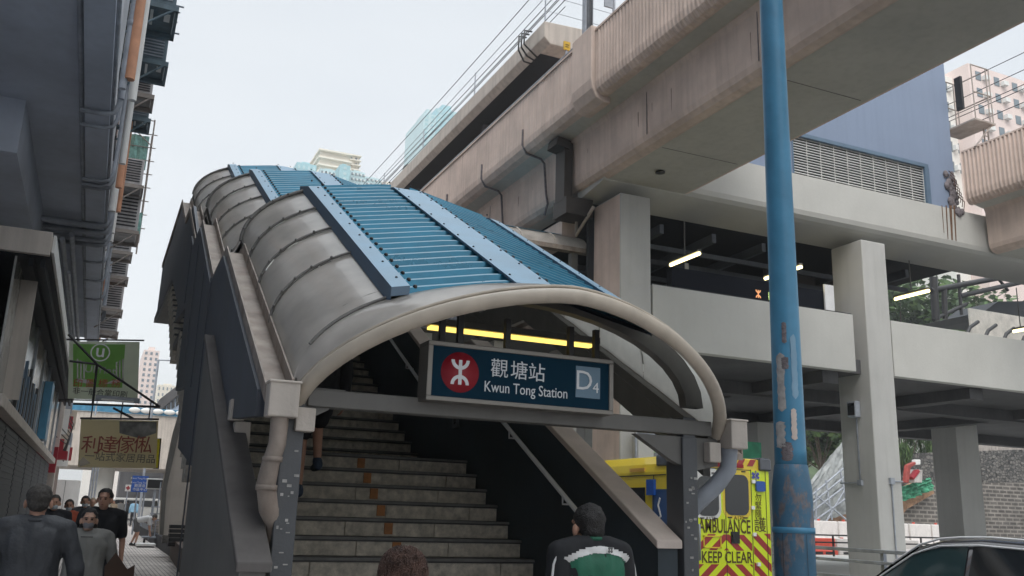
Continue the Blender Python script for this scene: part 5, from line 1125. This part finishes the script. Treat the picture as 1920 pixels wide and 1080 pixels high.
# vehicles
def boxtruck():
    t=thing('delivery_truck','white box truck parked at the far left of the alley, seen from behind','truck',(-1.36,60,0)); a=at(96,900,Y=60); c=at(151,900,Y=60)
    b=MB(); b.box(a.x,c.x,60,64.5,.9,at(120,899,Y=60).z); b.build('cargo_box',m_white,t,bevel=.03); b=MB(); b.box(a.x-.28,a.x-.02,59.6,60,.9,at(120,899,Y=60).z+.1); b.build('red_panel',m_red,t)
    b=MB(); b.box(a.x+.1,c.x-.1,64.6,66.2,.5,2.3); b.build('cab',m_white,t,bevel=.1); b=MB(); b.box(a.x+.05,c.x-.05,60.1,66,.5,.88); b.build('chassis',m_black,t); b=MB(); b.box((a.x+c.x)/2-.01,(a.x+c.x)/2+.01,59.985,59.999,.95,at(120,899,Y=60).z-.05); b.build('door_seam',m_black,t)
    for x in (a.x+.05,c.x-.3):
        for y in (61,65.5): b=MB(); b.lathe([(.2,0),(.42,.02),(.42,.25),(.2,.27)],(x,y,.42),16,ax='x'); b.build('wheel',m_rubber,t)
boxtruck()
vn=thing('minivan','white minivan crossing the far end of the alley behind pedestrians','van',at(243,976,Y=82)); VX=at(243,960,Y=82).x
vn.location=(VX,82,-.1)
b=MB(); b.prism([(-2.3,.35),(2.3,.35),(2.35,1.2),(2.25,1.75),(2.05,1.95),(-1.2,1.95),(-1.9,1.3),(-2.35,1.05)],'y',-.85,.85); b.build('body',m_white,vn,local=True,bevel=.06)
for p in ([(-1.65,1.3),(-1.15,1.78),(-.55,1.78),(-.55,1.3)],[(-.45,1.3),(-.45,1.78),(.7,1.78),(.7,1.3)],[(.8,1.3),(.8,1.78),(1.95,1.78),(2.05,1.3)]): b=MB(); b.prism(p,'y',-.875,-.852); b.build('window',m_glass,vn,local=True)
for x in (-1.5,1.5): b=MB(); b.lathe([(.15,-.9),(.33,-.89),(.33,-.7),(.15,-.69)],(x,0,.33),16,ax='y'); b.build('wheel',m_rubber,vn,local=True)
# planter kerb and stuff on the right of the alley
pk=thing('planter_wall','low brown planter kerb along the right side of the alley','planter',(2.6,30,0))
b=MB(); b.add([(2.13,20,0),(2.13,22.5,0),(2.85,39,0),(3.2,60,0),(3.5,60,0),(3.15,39,0),(2.43,22.5,0),(2.43,20,0)]+[(2.13,20,.55),(2.13,22.5,.55),(2.85,39,.55),(3.2,60,.55),(3.5,60,.55),(3.15,39,.55),(2.43,22.5,.55),(2.43,20,.55)],[(0,1,9,8),(1,2,10,9),(2,3,11,10),(3,4,12,11),(4,5,13,12),(5,6,14,13),(6,7,15,14),(7,0,8,15),(8,9,14,15),(9,10,13,14),(10,11,12,13)]); b.build('kerb_wall',mat('brown planter',(.085,.06,.05),.7,var=.3,scale=3),pk)
b=MB(); b.box(2.5,4.6,20,58,0,.42); b.build('soil_bed',m_dark,pk)
re=thing('concrete_ramp','beige sloping concrete enclosure rising behind the covered stairs','wall',at(330,1000,Y=30))
P=[at(x,y,Y=30) for x,y in ((345,745),(430,700),(430,1010),(300,1003),(306,915),(326,815),(341,765))]; b=MB(); b.prism([(p.x,p.z) for p in P],'y',30,30.8); b.build('enclosure',m_beige,re)
P=[at(x,y,Y=29.9) for x,y in ((343,748),(349,752),(312,915),(306,1003),(299,1003),(305,915),(324,812))]; b=MB(); b.prism([(p.x,p.z) for p in P],'y',29.8,30); b.build('dark_edge',m_grey_steel,re)
# clutter by the planter
rnd=random.Random(12); items=[]
for k,(px,py,Y,w,h,d,l,mm) in enumerate([(300,1000,40,.9,.5,.5,'wooden crate on the planter behind the bending man',m_bamboo),(315,1000,30,.6,.35,.5,'low dark crate on the planter near the ramp',m_grey_steel),(322,985,28,.4,.6,.4,'upright dark bin on the planter close to the ramp',m_black)]):
    q=at(px,py,Y=Y); t=thing('crate' if k<2 else 'bin',l,'crate' if k<2 else 'bin',(q.x+.15,Y,.42)); b=MB()
    for z in [i*.12 for i in range(int(h/.12))]: b.box(-w/2,w/2,-d/2,-d/2+.02,z,z+.09); b.box(-w/2,w/2,d/2-.02,d/2,z,z+.09); b.box(-w/2,-w/2+.02,-d/2,d/2,z,z+.09); b.box(w/2-.02,w/2,-d/2,d/2,z,z+.09)
    b.box(-w/2,w/2,-d/2,d/2,0,.02); b.build('slats',mm,t,local=True)
tr=thing('platform_trolley','grey platform trolley with upright handle frame next to the bending man','trolley',at(284,1008,Y=38)); q=at(284,1008,Y=38); b=MB(); b.box(q.x-.35,q.x+.55,37.6,38.2,.28,.34); b.build('deck',m_pipe,tr)
for x in (q.x+.1,q.x+.45): b=MB(); b.cyl((x,38.1,.3),(x,38.1,2.35),.025,n=6); b.build('upright',m_pipe,tr)
b=MB()
for z in (.9,1.15,1.4): b.box(q.x-.15,q.x+.55,37.8,38.15,z,z+.04)
b.build('shelf',m_pipe,tr)
for x in (q.x-.25,q.x+.45):
    for y in (37.7,38.1): b=MB(); b.lathe([(.05,-.03),(.12,-.02),(.12,.02),(.05,.03)],(x,y,.13),12,ax='x'); b.build('wheel',m_rubber,tr)
ws=thing('weighing_scale','flat white floor scale in front of the bending man','scale',at(272,1026,Z=0)); q=at(272,1026,Z=0); b=MB(); b.box(q.x-.33,q.x+.33,q.y-.4,q.y+.4,.05,.14); b.build('platform',m_white,ws,bevel=.02); b=MB(); b.box(q.x-.28,q.x+.28,q.y-.35,q.y+.35,0,.05); b.build('base',m_black,ws)
bx=thing('cardboard_sheet','folded brown cardboard leaning on a small cart low beside the woman in grey','cardboard',at(218,1065,Y=9.6)); q=at(218,1063,Y=9.6)
b=MB(); b.prism([(q.x-.10,q.z),(q.x-.02,q.z+.13),(q.x+.10,q.z-.02),(q.x+.16,q.z+.02),(q.x+.18,q.z-.5),(q.x+.05,.25),(q.x-.02,.25)],'y',9.6,9.63); b.build('sheet',mat('brown card',(.085,.05,.035),.8),bx); b=MB(); b.box(q.x-.05,q.x+.3,9.5,10,.18,.25); b.build('cart',m_pipe,bx)
for x in (q.x,q.x+.25): b=MB(); b.lathe([(.03,-.02),(.09,-.01),(.09,.01),(.03,.02)],(x,9.7,.09),12,ax='x'); b.build('wheel',m_rubber,bx)
# ================= far towers =================
def tower(name,label,px0,px1,pt,pb,Y,depth,mt,rows=8,cols=4,wc=m_glass,wpx=.5,cat='building',bands=None,balc=False):
    a=at(px0,(pt+pb)/2,Y=Y); c=at(px1,(pt+pb)/2,Y=Y); z1=at((px0+px1)/2,pt,Y=Y).z; z0=at((px0+px1)/2,pb,Y=Y).z
    t=thing(name,label,cat,((a.x+c.x)/2,Y,-.1)); b=MB(); b.box(a.x,c.x,Y,Y+depth,-.1,z1); b.box(a.x+(c.x-a.x)*.3,c.x-(c.x-a.x)*.3,Y+1,Y+depth*.6,z1,z1+(z1-z0)*.06); b.build('wall',mt,t)
    W_=c.x-a.x; Hh=z1-z0; n=0
    b0=MB(); cw=W_/cols; rh=Hh/rows
    proto=None
    for j in range(rows):
        for i in range(cols):
            x=a.x+cw*(i+.5); z=z1-rh*(j+.6)
            if n>=96: break
            if proto is None: 
                b=MB(); b.box(x-cw*wpx/2,x+cw*wpx/2,Y-.06,Y-.01,z-rh*.25,z+rh*.25); proto=b.build('window',wc,t); px_,pz_=x,z
            else:
                o=proto.copy(); COL.objects.link(o); o.location=Vector((x-px_,0,z-pz_))+proto.location; o.parent=t
            n+=1
    if bands:
        b=MB()
        for j in range(bands): z=z1-Hh*(j+.3)/bands; b.box(a.x-.4,c.x+.4,Y-.9,Y+depth,z,z+Hh*.1/bands*2)
        b.build('balcony_band',m_beige_l,t)
    if balc:
        b=MB()
        for j in range(rows):
            for i in range(cols): x=a.x+cw*(i+.9); z=z1-rh*(j+.8); b.box(x-cw*.2,x+cw*.05,Y-.5,Y-.02,z,z+rh*.25)
        o=b.build('air_conditioner_ledges',m_white,t); o['kind']='stuff'
    return t
m_beige_l=mat('pale cream render',(.72,.67,.58),.8,var=.06); m_tblue=mat('pale turquoise tile',(.44,.58,.61),.7,var=.08,scale=.3); m_tblue2=mat('turquoise glass tile',(.30,.50,.55),.5,var=.08,scale=.3); m_pinkish=mat('pale pink render',(.72,.60,.56),.8,var=.05,scale=.3); m_cream=mat('cream tile wall',(.74,.73,.69),.8,var=.05,scale=.3); m_wfar=mat('distant window',(.16,.20,.23),.3,var=.3,scale=.4)
tower('tower_block','cream topped high-rise with horizontal bands above the blue roof',598,654,284,340,180,16,m_beige_l,3,4,m_beige_l,.5,bands=4)
tower('tower_block','cream high-rise wing with curved balconies right behind the banded tower',652,671,291,345,186,14,m_beige_l,5,2,m_wfar,.4,bands=6)
tower('tower_block','pale turquoise high-rise below the cream topped tower',597,634,318,400,172,10,m_tblue,7,5,m_wfar,.45,balc=True)
tower('tower_block','smooth turquoise tower shaft between the cream tower and the white block',634,654,309,400,168,8,m_tblue2,9,1,m_tblue,.3)
tower('tower_block','stepped pale block with many air conditioners, upper step',654,682,321,400,170,10,m_tblue,8,4,m_wfar,.4,balc=True)
tower('tower_block','stepped pale block with many air conditioners, lower step',682,714,333,400,174,10,m_tblue,8,4,m_wfar,.4,balc=True)
tower('tower_block','turquoise slab block at the left end of the distant group',552,590,306,400,176,12,m_tblue2,7,4,m_tblue,.4)
tower('tower_block','small pale block half hidden left of the turquoise slab',532,553,314,400,186,12,m_cream,7,2,m_wfar,.3)
tower('tower_block','pale cream block seen low between the white block and the viaduct roof',716,742,342,400,230,12,m_beige_l,6,3,m_wfar,.3)
tower('tower_block','turquoise and cream high-rise with glass side standing behind the wires',789,812,213,420,190,14,m_tblue,26,2,m_tblue2,.5)
tower('tower_block','taller glass fronted turquoise high-rise close behind the platform roof',812,856,206,420,194,16,m_tblue2,26,3,m_tblue,.55)
tower('tower_block','pale pink tower seen above the alley beside the green sign',262,292,656,780,200,16,m_pinkish,12,3,m_wfar,.45)
tower('tower_block','low cream block in the haze right of the pink tower',292,330,722,780,230,16,m_beige_l,5,5,m_wfar,.35)
tower('tower_block','white low block behind the overpass and the pink tower',170,262,758,800,215,16,m_cream,3,9,m_wfar,.4)
tower('apartment_block','cream apartment block with windows beside the plant room at the upper right',1768,1826,150,330,62,10,m_cream,5,3,m_wfar,.45,balc=True)
tower('apartment_block','pale pink apartment block with a stepped roof at the upper right',1826,1990,148,330,60,10,m_pinkish,6,5,m_wfar,.28,balc=True)

for nme in ('banner green','cream banner','faded banner'):
    q_=bpy.data.materials[nme]; translucent(q_,tuple(min(1,v*1.1) for v in {'banner green':(.25,.55,.12),'cream banner':(.8,.72,.5),'faded banner':(.7,.75,.65)}[nme]),.45)
# ================= people =================
import numpy as np
class SH:
    def __init__(s): s.b=MB()
    def cap(s,p,r,q,r2=None,n=12):
        r2=r if r2 is None else r2; s.b.tube([p,q],[r,r2],n); s.b.ball(p,r,6); s.b.ball(q,r2,6); return s
    def ell(s,c,r): s.b.ball(c,1,8,0,r); return s
    def chain(s,pts,rs):
        for i in range(len(pts)-1): s.cap(pts[i],rs[i],pts[i+1],rs[i+1])
        return s
def remesh(sh,name,mt,parent,vox=.012,smooth=4,fold=0,fs=9,seed=0,cut=None,zs=1.0):
    me=bpy.data.meshes.new('t'); me.from_pydata([tuple(v) for v in sh.b.v],[],sh.b.f); me.update()
    o=bpy.data.objects.new('t',me); TMP.collection.objects.link(o)
    m=o.modifiers.new('r','REMESH'); m.mode='VOXEL'; m.voxel_size=vox; m.use_smooth_shade=True
    m=o.modifiers.new('s','SMOOTH'); m.factor=.5; m.iterations=smooth
    me2=evalmesh(o); bpy.data.objects.remove(o); bpy.data.meshes.remove(me)
    if fold:
        sv=Vector((seed*7.3,seed*1.7,0))
        n_=len(me2.vertices); nr=np.empty(n_*3,'f'); me2.vertices.foreach_get('normal',nr); cc=np.empty(n_*3,'f'); me2.vertices.foreach_get('co',cc); nr=nr.reshape(-1,3); cc=cc.reshape(-1,3)
        for i_ in range(n_):
            c=Vector(cc[i_].tolist()); k=noise.noise(Vector((c.x*fs,c.y*fs,c.z*fs*zs))+sv)+.5*noise.noise(Vector((c.x*fs*2.3,c.y*fs*2.3,c.z*fs*1.6*zs))+sv)
            cc[i_]+=nr[i_]*(k*fold)
        me2.vertices.foreach_set('co',cc.ravel())
    if cut:
        bm=bmesh.new(); bm.from_mesh(me2); bmesh.ops.delete(bm,geom=[f for f in bm.faces if cut(f.calc_center_median())],context='FACES'); bm.to_mesh(me2); bm.free()
    me2.materials.clear(); me2.materials.append(mt)
    me2.polygons.foreach_set('material_index',[0]*len(me2.polygons)); me2.polygons.foreach_set('use_smooth',[True]*len(me2.polygons))
    me2.name=name; ob=bpy.data.objects.new(name,me2); COL.objects.link(ob); ob.parent=parent; return ob
def V(*a): return Vector(a)
def fingers(sh,w,d,side,f,k=1.0):
    "hand from wrist w pointing along d; side=+1 right; f=palm-normal; five unequal bent fingers"
    d=d.normalized(); f=f.normalized(); s=d.cross(f).normalized()
    pc=w+d*.075*k
    for t in (-.024,-.008,.008,.024): sh.cap(w+s*t*.7*k,.014*k,pc+s*t*k,.012*k,8)
    for i,(t,L) in enumerate(((-.028,.062),(-.0095,.074),(.0095,.069),(.028,.052))):
        a=pc+s*t*k; m1=a+(d*.92+f*.38)*L*.5*k; m2=m1+(d*.6+f*.8)*L*.35*k; m3=m2+(d*.25+f*.95)*L*.25*k
        sh.chain([a,m1,m2,m3],[.0095*k,.0085*k,.0078*k,.0065*k])
    a=w+d*.02*k-s*.026*k*side; m1=a+(d*.6-s*side*.6+f*.35)*.035*k; m2=m1+(d*.85-s*side*.1+f*.4)*.03*k; sh.chain([a,m1,m2],[.013*k,.0105*k,.0085*k])
def person(label,loc,rz,h=1.7,top=None,bot=None,hair=None,skin=None,arms=None,legs=None,lean=0,headturn=0,mask=None,vox=.012,longs=True,shorts=False,bulk=1.0,shoe=None,group=None,sleeve='long',hairlen=0,collar=None,back=None,fold=.008,face=True,headpitch=0,hz=0,extra=None,beard=None):
    t=thing('person',label,'person',loc,rz,group); S_=h/1.675; skin=skin or m_skin; hair=hair or m_hair
    J={'neck':V(0,-.01,1.43),'head':V(0,.012+(-hz)*.3,1.545+hz),'sl':V(-.185*bulk,-.01,1.375),'sr':V(.185*bulk,-.01,1.375),'hl':V(-.085,0,.88),'hr':V(.085,0,.88)}
    A_=dict(el=V(-.245,-.03,1.09),wl=V(-.255,.05,.86),er=V(.245,-.03,1.09),wr=V(.255,.05,.86)); A_.update(arms or {})
    G_=dict(kl=V(-.095,.02,.48),al=V(-.10,-.02,.09),kr=V(.095,.02,.48),ar=V(.10,-.02,.09)); G_.update(legs or {})
    if lean:
        R=Matrix.Rotation(-lean,4,'X'); piv=V(0,0,.92)
        L=lambda p: piv+(R@(p-piv))
        for k in ('neck','head','sl','sr'): J[k]=L(J[k])
        if not arms: 
            for k in A_: A_[k]=L(A_[k])
    else: L=lambda p:p
    def sc_(sh):
        sh.b.v=[v*S_ for v in sh.b.v]; return sh
    def torso(sh,i=0,z0=.95,b_=bulk):
        for s in (-1,1):
            sh.cap(L(V(s*.078*b_,-.005,1.30)),.098*b_+i,L(V(s*.062*b_,.0,1.10)),.098*b_+i); sh.cap(L(V(s*.062*b_,0,1.10)),.098*b_+i,L(V(s*.070*b_,0,z0)),.104*b_+i)
            sh.cap(L(V(s*.05,-.02,1.415)),.05+i,L(V(s*.165*b_,-.015,1.375)),.056*b_+i)
        sh.cap(L(V(-.07,0,z0)),.10*b_+i,L(V(.07,0,z0)),.10*b_+i); sh.cap(L(V(0,-.008,1.33)),.100*b_+i,L(V(0,0,1.0)),.103*b_+i); sh.cap(L(V(0,-.015,1.40)),.06+i,L(V(0,-.015,1.36)),.08+i)
    def arm(sh,s,i=0,full=True):
        a,e,w=(J['sl'],A_['el'],A_['wl']) if s<0 else (J['sr'],A_['er'],A_['wr'])
        if full: sh.chain([a,e,w-(w-e)*.04],[.056+i,.045+i,.034+i])
        else: sh.chain([a,a.lerp(e,.72)],[.056+i,.052+i])
    def leg(sh,s,i=0,f=1.0):
        a,k,n=(J['hl'],G_['kl'],G_['al']) if s<0 else (J['hr'],G_['kr'],G_['ar'])
        if f>=1: sh.chain([a,k,n+V(0,0,.02)],[.088+i,.062+i,.046+i])
        else: sh.chain([a,a.lerp(k,f)],[.088+i,.075+i])
    # body: one continuous figure
    sh=SH(); torso(sh,-.012); sh.cap(J['neck']-V(0,0,.03),.055,J['neck'].lerp(J['head'],.6),.05)
    hd=J['head']; HR=Matrix.Rotation(headturn,3,'Z')@Matrix.Rotation(-headpitch,3,'X')@(Matrix.Rotation(-lean*.6,3,'X') if lean else Matrix.Identity(3))
    hp=lambda x,y,z: hd+HR@V(x,y,z)
    hsh=[((0,-.012,.035),(.075,.092,.088)),((0,.022,-.025),(.060,.070,.080)),((0,.048,-.075),(.034,.034,.028)),((0,.075,.035),(.050,.022,.020)),((0,.092,-.005),(.013,.020,.026)),((0,.080,-.050),(.028,.016,.012)),((-.083,-.005,-.01),(.013,.022,.034)),((.083,-.005,-.01),(.013,.022,.034))]
    def ellr(sh,c,r):
        b0=len(sh.b.v); sh.b.ball((0,0,0),1,8,0,r)
        for i in range(b0,len(sh.b.v)): sh.b.v[i]=hd+HR@(sh.b.v[i]+Vector(c))
    for c,r in hsh: ellr(sh,c,r)
    for s in (-1,1):
        arm(sh,s,-.010); leg(sh,s,-.010)
        e,w=(A_['el'],A_['wl']) if s<0 else (A_['er'],A_['wr']); fingers(sh,w,(w-e),s,V(-s*.8,.45,0)-(w-e).normalized()*0,1.0)
        n=G_['al'] if s<0 else G_['ar']; sh.cap(n+V(0,-.02,-.04),.035,n+V(s*.015,.12,-.055),.03)
    bd=remesh(sc_(sh),'body',skin,t,vox,2)
    # clothes
    if top:
        sh=SH(); i=.014; torso(sh,i,.93 if longs else .97)
        for s in (-1,1): arm(sh,s,i*(.9 if sleeve=='long' else .8),sleeve=='long')
        if back: back(sh,L)
        fl=(lambda c:(c.z>(J['neck'].z+.035)*S_) ) if not lean else None
        tp=remesh(sc_(sh),'top',top,t,max(vox,.011),3,fold,13,len(label),cut=fl,zs=.6)
    if bot:
        sh=SH()
        for s in (-1,1): leg(sh,s,.010,.8 if shorts else 1.0)
        sh.cap(V(-.075,0,.92),.112,V(.075,0,.92),.112); remesh(sc_(sh),'trousers' if not shorts else 'shorts',bot,t,max(vox,.012),3,fold*.8,9,3)
    sh=SH()
    for s in (-1,1):
        n=G_['al'] if s<0 else G_['ar']; sh.cap(n+V(0,-.035,-.045),.044,n+V(s*.012,.13,-.06),.036); sh.cap(n+V(0,-.03,-.03),.046,n+V(0,0,.0),.045)
    remesh(sc_(sh),'shoes',shoe or m_black,t,.014,2)
    # hair
    sh=SH(); ellr(sh,(0,-.022,.047),(.086,.098,.090)); ellr(sh,(0,-.05,-.004),(.073,.062,.060))
    if hairlen: 
        for x in (-.05,0,.05): ellr(sh,(x,-.06,-.08),(.045,.04,.08+hairlen*.3))
    def hc(c):
        q=HR.transposed()@(c/S_-hd); return q.y>.050 and q.z<.085 or (q.y>.02 and q.z<.03)
    remesh(sc_(sh),'hair',hair,t,min(vox,.009),1,.007,26,1,cut=hc)
    if mask:
        sh=SH(); ellr(sh,(0,.040,-.045),(.058,.060,.052)); remesh(sc_(sh),'face_mask',mask,t,.009,2,cut=lambda c:(HR.transposed()@(c/S_-hd)).y<.02)
    if face:
        for s in (-1,1):
            sh=MB(); c=hp(s*.028,.083,.010)*S_; sh.ball(c,.0115,5,0,(1,.6,.6)); o=sh.build('eye',m_eye,t,local=True)
            sh=MB(); c=hp(s*.028,.092,.030)*S_; sh.ball(c,.018,5,0,(1,.35,.22)); sh.build('eyebrow',hair,t,local=True)
        if not mask: sh=MB(); sh.ball(hp(0,.096,-.048)*S_,.020,5,0,(1,.3,.28)); sh.build('mouth',m_lip,t,local=True)
    if extra: extra(t,S_,L,J,A_)
    return t
m_lip=mat('lips',(.30,.11,.09),.5,var=0)
m_jacket=mat('charcoal jacket',(.050,.054,.062),.6,var=.18,scale=6,bump=.3,bscale=60)
m_sweat=mat('grey sweatshirt',(.26,.26,.245),.9,var=.08,scale=8,bump=.25,bscale=160)
m_blackt=mat('black cotton',(.012,.013,.016),.85,var=.2)
m_greyhair=mat('greying hair',(.065,.058,.052),.6,var=.6,scale=60,bump=.7,bscale=160)
m_green=mat('green jersey',(.008,.115,.065),.55,var=.15,scale=6,bump=.15,bscale=80)
m_whitec=mat('white cloth',(.58,.58,.58),.8,var=.08)
m_maskm=mat('grey mask',(.24,.24,.26),.8,var=.05); m_maskl=mat('pale mask',(.45,.52,.58),.8,var=.05)
m_trous=mat('dark trousers',(.018,.019,.025),.85,var=.2)
m_greyc=mat('grey cloth',(.12,.12,.12),.85,var=.15); m_redc=mat('red jacket cloth',(.42,.03,.02),.7,var=.2); m_bluec=mat('light blue cloth',(.22,.40,.55),.8,var=.1); m_tan=mat('tan cloth',(.35,.28,.2),.8,var=.15)
m_brownhair=mat('reddish brown hair',(.15,.085,.065),.5,var=.75,scale=22,bump=.8,bscale=160)
def place(px,Y): return at(px,940,Y=Y).x
# man in charcoal jacket walking away on the left
def cap_col(t,S_,L,J,A_):
    sh=SH(); 
    for i in range(16):
        a=2*PI*i/16; b_=2*PI*(i+1)/16; f=lambda a:V(.068*math.cos(a),-.01+.066*math.sin(a),1.437+.01*math.sin(a))
        sh.cap(f(a)*S_,.018,f(b_)*S_,.018,6)
    remesh(sh,'collar',m_jacket,t,.008,2)
person('man seen from behind in a charcoal jacket with greying hair, at the left edge',(place(73,7.5),7.5,0),0,1.70,m_jacket,m_trous,m_greyhair,bulk=1.07,vox=.008,fold=.009,extra=cap_col,arms=dict(el=V(-.30,-.02,1.10),wl=V(-.29,.06,.86),er=V(.30,-.02,1.10),wr=V(.31,.06,.86)))
# woman in grey sweatshirt facing us
def sweat_txt(t,S_,L,J,A_):
    b=MB(); b.box(-.055,.055,.128,.131,1.245,1.252); b.build('print',m_blackt,t,local=True)
person('woman walking towards us in a grey sweatshirt, dark trousers and face mask',(place(172,10.2),10.2,0),PI,1.52,m_sweat,m_trous,bulk=1.16,vox=.009,mask=m_maskm,fold=.012,extra=sweat_txt,skin=m_skin2,arms=dict(el=V(-.31,-.04,1.08),wl=V(-.32,.02,.84),er=V(.31,-.04,1.08),wr=V(.31,.03,.84)),legs=dict(kl=V(-.1,.08,.5),al=V(-.1,.1,.1),kr=V(.1,-.02,.48),ar=V(.1,-.2,.12)),hairlen=.1)
person('tall man with short black hair in a black T-shirt just behind the woman in grey',(place(196,12.2),12.2,0),PI,1.74,m_blackt,m_trous,bulk=1.05,vox=.010,sleeve='short',headturn=-.25)
person('man with pale mask in dark vest and grey scarf left of the woman in grey',(place(103,16),16,0),PI,1.66,m_trous,m_trous,m_greyhair,vox=.013,mask=m_maskl,bulk=1.1)
def redbag(t,S_,L,J,A_):
    sh=SH(); sh.cap(V(-.05,.14,1.2)*S_,.07,V(.05,.14,1.05)*S_,.08); remesh(sh,'red_bag',m_redc,t,.014,2,.01)
person('person in an orange red jacket with mask and dark trousers in the alley crowd',(place(131,19.5),19.5,0),PI,1.60,mat('orange red jacket',(.45,.09,.04),.7,var=.2),m_trous,vox=.014,mask=m_maskl,extra=redbag)
person('person in dark coat behind and left of the tall man, cradling a bag',(place(160,21),21,0),PI,1.68,m_jacket,m_greyc,vox=.015,mask=m_maskl,face=False,bulk=1.05,arms=dict(er=V(.28,.02,1.1),wr=V(.05,.24,1.12)))
person('woman in a dark coat with a pale cap farther back behind the tall man',(place(174,27),27,0),PI,1.66,m_greyc,m_trous,m_tan,vox=.017,face=False)
person('pedestrian in white shirt and black skirt seen from behind under the overpass',(place(227,74),74,0),.2,1.66,m_whitec,m_blackt,vox=.02,face=False)
person('pedestrian in light blue shirt walking away beside the blue road sign post',(place(253,66),66,0),-.1,1.68,m_bluec,m_trous,vox=.02,face=False)
person('pedestrian in tan coat left of the one in white shirt',(place(214,70),70,0),PI,1.62,m_tan,m_greyc,vox=.02,face=False)
person('pedestrian in grey by the sign post, between the white shirt and the light blue shirt',(place(240,78),78,0),.4,1.65,m_greyc,m_trous,vox=.02,face=False)
# bending man
q=at(250,1024,Z=0)
person('man in white T-shirt and grey shorts bending down over a floor scale',(q.x,q.y,0),-PI/2,1.66,m_whitec,m_greyc,m_greyhair,vox=.013,lean=rad(78),shorts=True,sleeve='short',longs=False,face=False,arms=dict(el=V(-.18,.47,.72),wl=V(-.14,.52,.47),er=V(.18,.47,.72),wr=V(.14,.52,.47)),legs=dict(kl=V(-.1,.06,.5),al=V(-.1,-.08,.1),kr=V(.1,.1,.5),ar=V(.1,.05,.1)))
# green jersey man at the foot of the stairs
def jersey(t,S_,L,J,A_):
    def shell(zr,mt,nm,i,z1f=None):
        sh=SH()
        for s in (-1,1):
            sh.cap(V(s*.078*1.08,-.005,1.30),.098*1.08+i,V(s*.062*1.08,0,1.10),.098*1.08+i); sh.cap(V(s*.062*1.08,0,1.10),.098*1.08+i,V(s*.07*1.08,0,.95),.104*1.08+i)
            sh.cap(V(s*.05,-.02,1.415),.05+i,V(s*.165*1.08,-.015,1.375),.056*1.08+i); sh.cap(V(0,-.008,1.33),.100*1.08+i,V(0,0,1.0),.103*1.08+i); sh.cap(V(0,-.015,1.40),.06+i,V(0,-.015,1.36),.08+i)
        sh.b.v=[v*S_ for v in sh.b.v]
        def c_(c):
            z=c.z/S_; x=abs(c.x)/S_; lim=zr(x); return not(lim[0]<z<lim[1]) or c.y>.02
        return remesh(sh,nm,mt,t,.010,3,.006,10,31,cut=c_)
    shell(lambda x:(0,1.385-1.3*x*x),m_green,'green_panel',.018)
    shell(lambda x:(1.378-1.3*x*x,1.412-1.3*x*x) ,m_whitec,'white_stripe',.0225)
    sh=SH(); f=lambda a:V(.062*math.cos(a),-.005+.060*math.sin(a),1.45)
    for i in range(16): sh.cap(f(2*PI*i/16)*S_,.015,f(2*PI*(i+1)/16)*S_,.015,6)
    remesh(sh,'collar',m_green,t,.008,2)
    for s in (-1,1):
        a=J['sl'] if s<0 else J['sr']; e=A_['el'] if s<0 else A_['er']; b=MB(); d=(e-a).normalized(); o=V(s*.055,-.035,0)
        b.tube([(a+V(-s*.02,-.03,.055))*S_,(a+V(s*.03,-.04,.02))*S_,(a+o+d*.06)*S_,(a+o*1.0+d*.16)*S_,(e+o*.9)*S_],.007,6); b.build('white_piping',m_whitec,t,local=True)
    b=MB(); 
    for k in range(4): a=PI/4+k*PI/2; b.ball(V(.045+.011*math.cos(a),-.128,1.395+.011*math.sin(a))*S_,.0085,4,0,(1,.3,1))
    b.build('clover_mark',m_greyc,t,local=True)
gj=person('man from behind in a green, black and white jersey at the foot of the stairs',(place(1106,4.55),4.55,0),.12,1.71,m_blackt,m_trous,bulk=1.08,vox=.008,hz=-.045,extra=jersey,fold=.006,face=False)
# person with reddish hair just in front of the stairs
def wild(t,S_,L,J,A_):
    hd=J['head']; b=MB(); rnd=random.Random(4)
    for i in range(700):
        a=rnd.random()*2*PI; e=math.acos(1-rnd.random()*1.15); n=V(math.sin(e)*math.cos(a),math.sin(e)*math.sin(a),math.cos(e)); p=hd+V(0,-.02,.045)+V(n.x*.086,n.y*.10,n.z*.088)
        tn=n.cross(V(rnd.gauss(0,1),rnd.gauss(0,1),rnd.gauss(0,1))).normalized(); q=p+n*.012+tn*.03; r=p+n*(.006+.012*rnd.random())+tn*.04-V(0,0,.03)
        b.tube([p*S_,q*S_,r*S_],[.0014,.0011,.0004],4,cap=False)
    b.build('loose_hair',m_brownhair,t,local=True)
person('person with tousled reddish brown hair seen from behind at the bottom edge',(place(762,3.35),3.35,0),.1,1.46,m_greyc,m_trous,m_brownhair,vox=.009,extra=wild,face=False,hairlen=.05)
# climber on the stairs, partly behind the post
k=10; 
person('person in dark shorts and trainers climbing the stairs behind the left post',(1.76,nose(11)-.10,11*RI),.05,1.70,m_blackt,m_trous,vox=.010,shorts=True,face=False,sleeve='long',legs=dict(kl=V(-.1,.06,.49),al=V(-.1,.04,.09),kr=V(.10,.30,.66),ar=V(.10,.22,.09+2*RI-.06)),shoe=mat('navy trainer',(.03,.05,.09),.6,var=.4,scale=30))

bpy.data.scenes.remove(TMP)
# ================= haze =================
hz=MB(); hz.box(-140,260,-50,330,-2.4,95)
M=bpy.data.materials.new('haze air'); M.use_nodes=True; t=M.node_tree; t.nodes.remove(t.nodes['Principled BSDF']); pv=nd(t,'ShaderNodeVolumePrincipled'); pv.inputs['Color'].default_value=(.92,.95,1,1); pv.inputs['Density'].default_value=.0010; pv.inputs['Anisotropy'].default_value=.2
t.links.new(pv.outputs[0],t.nodes['Material Output'].inputs['Volume'])
tag(hz.build('haze',M),kind='stuff')
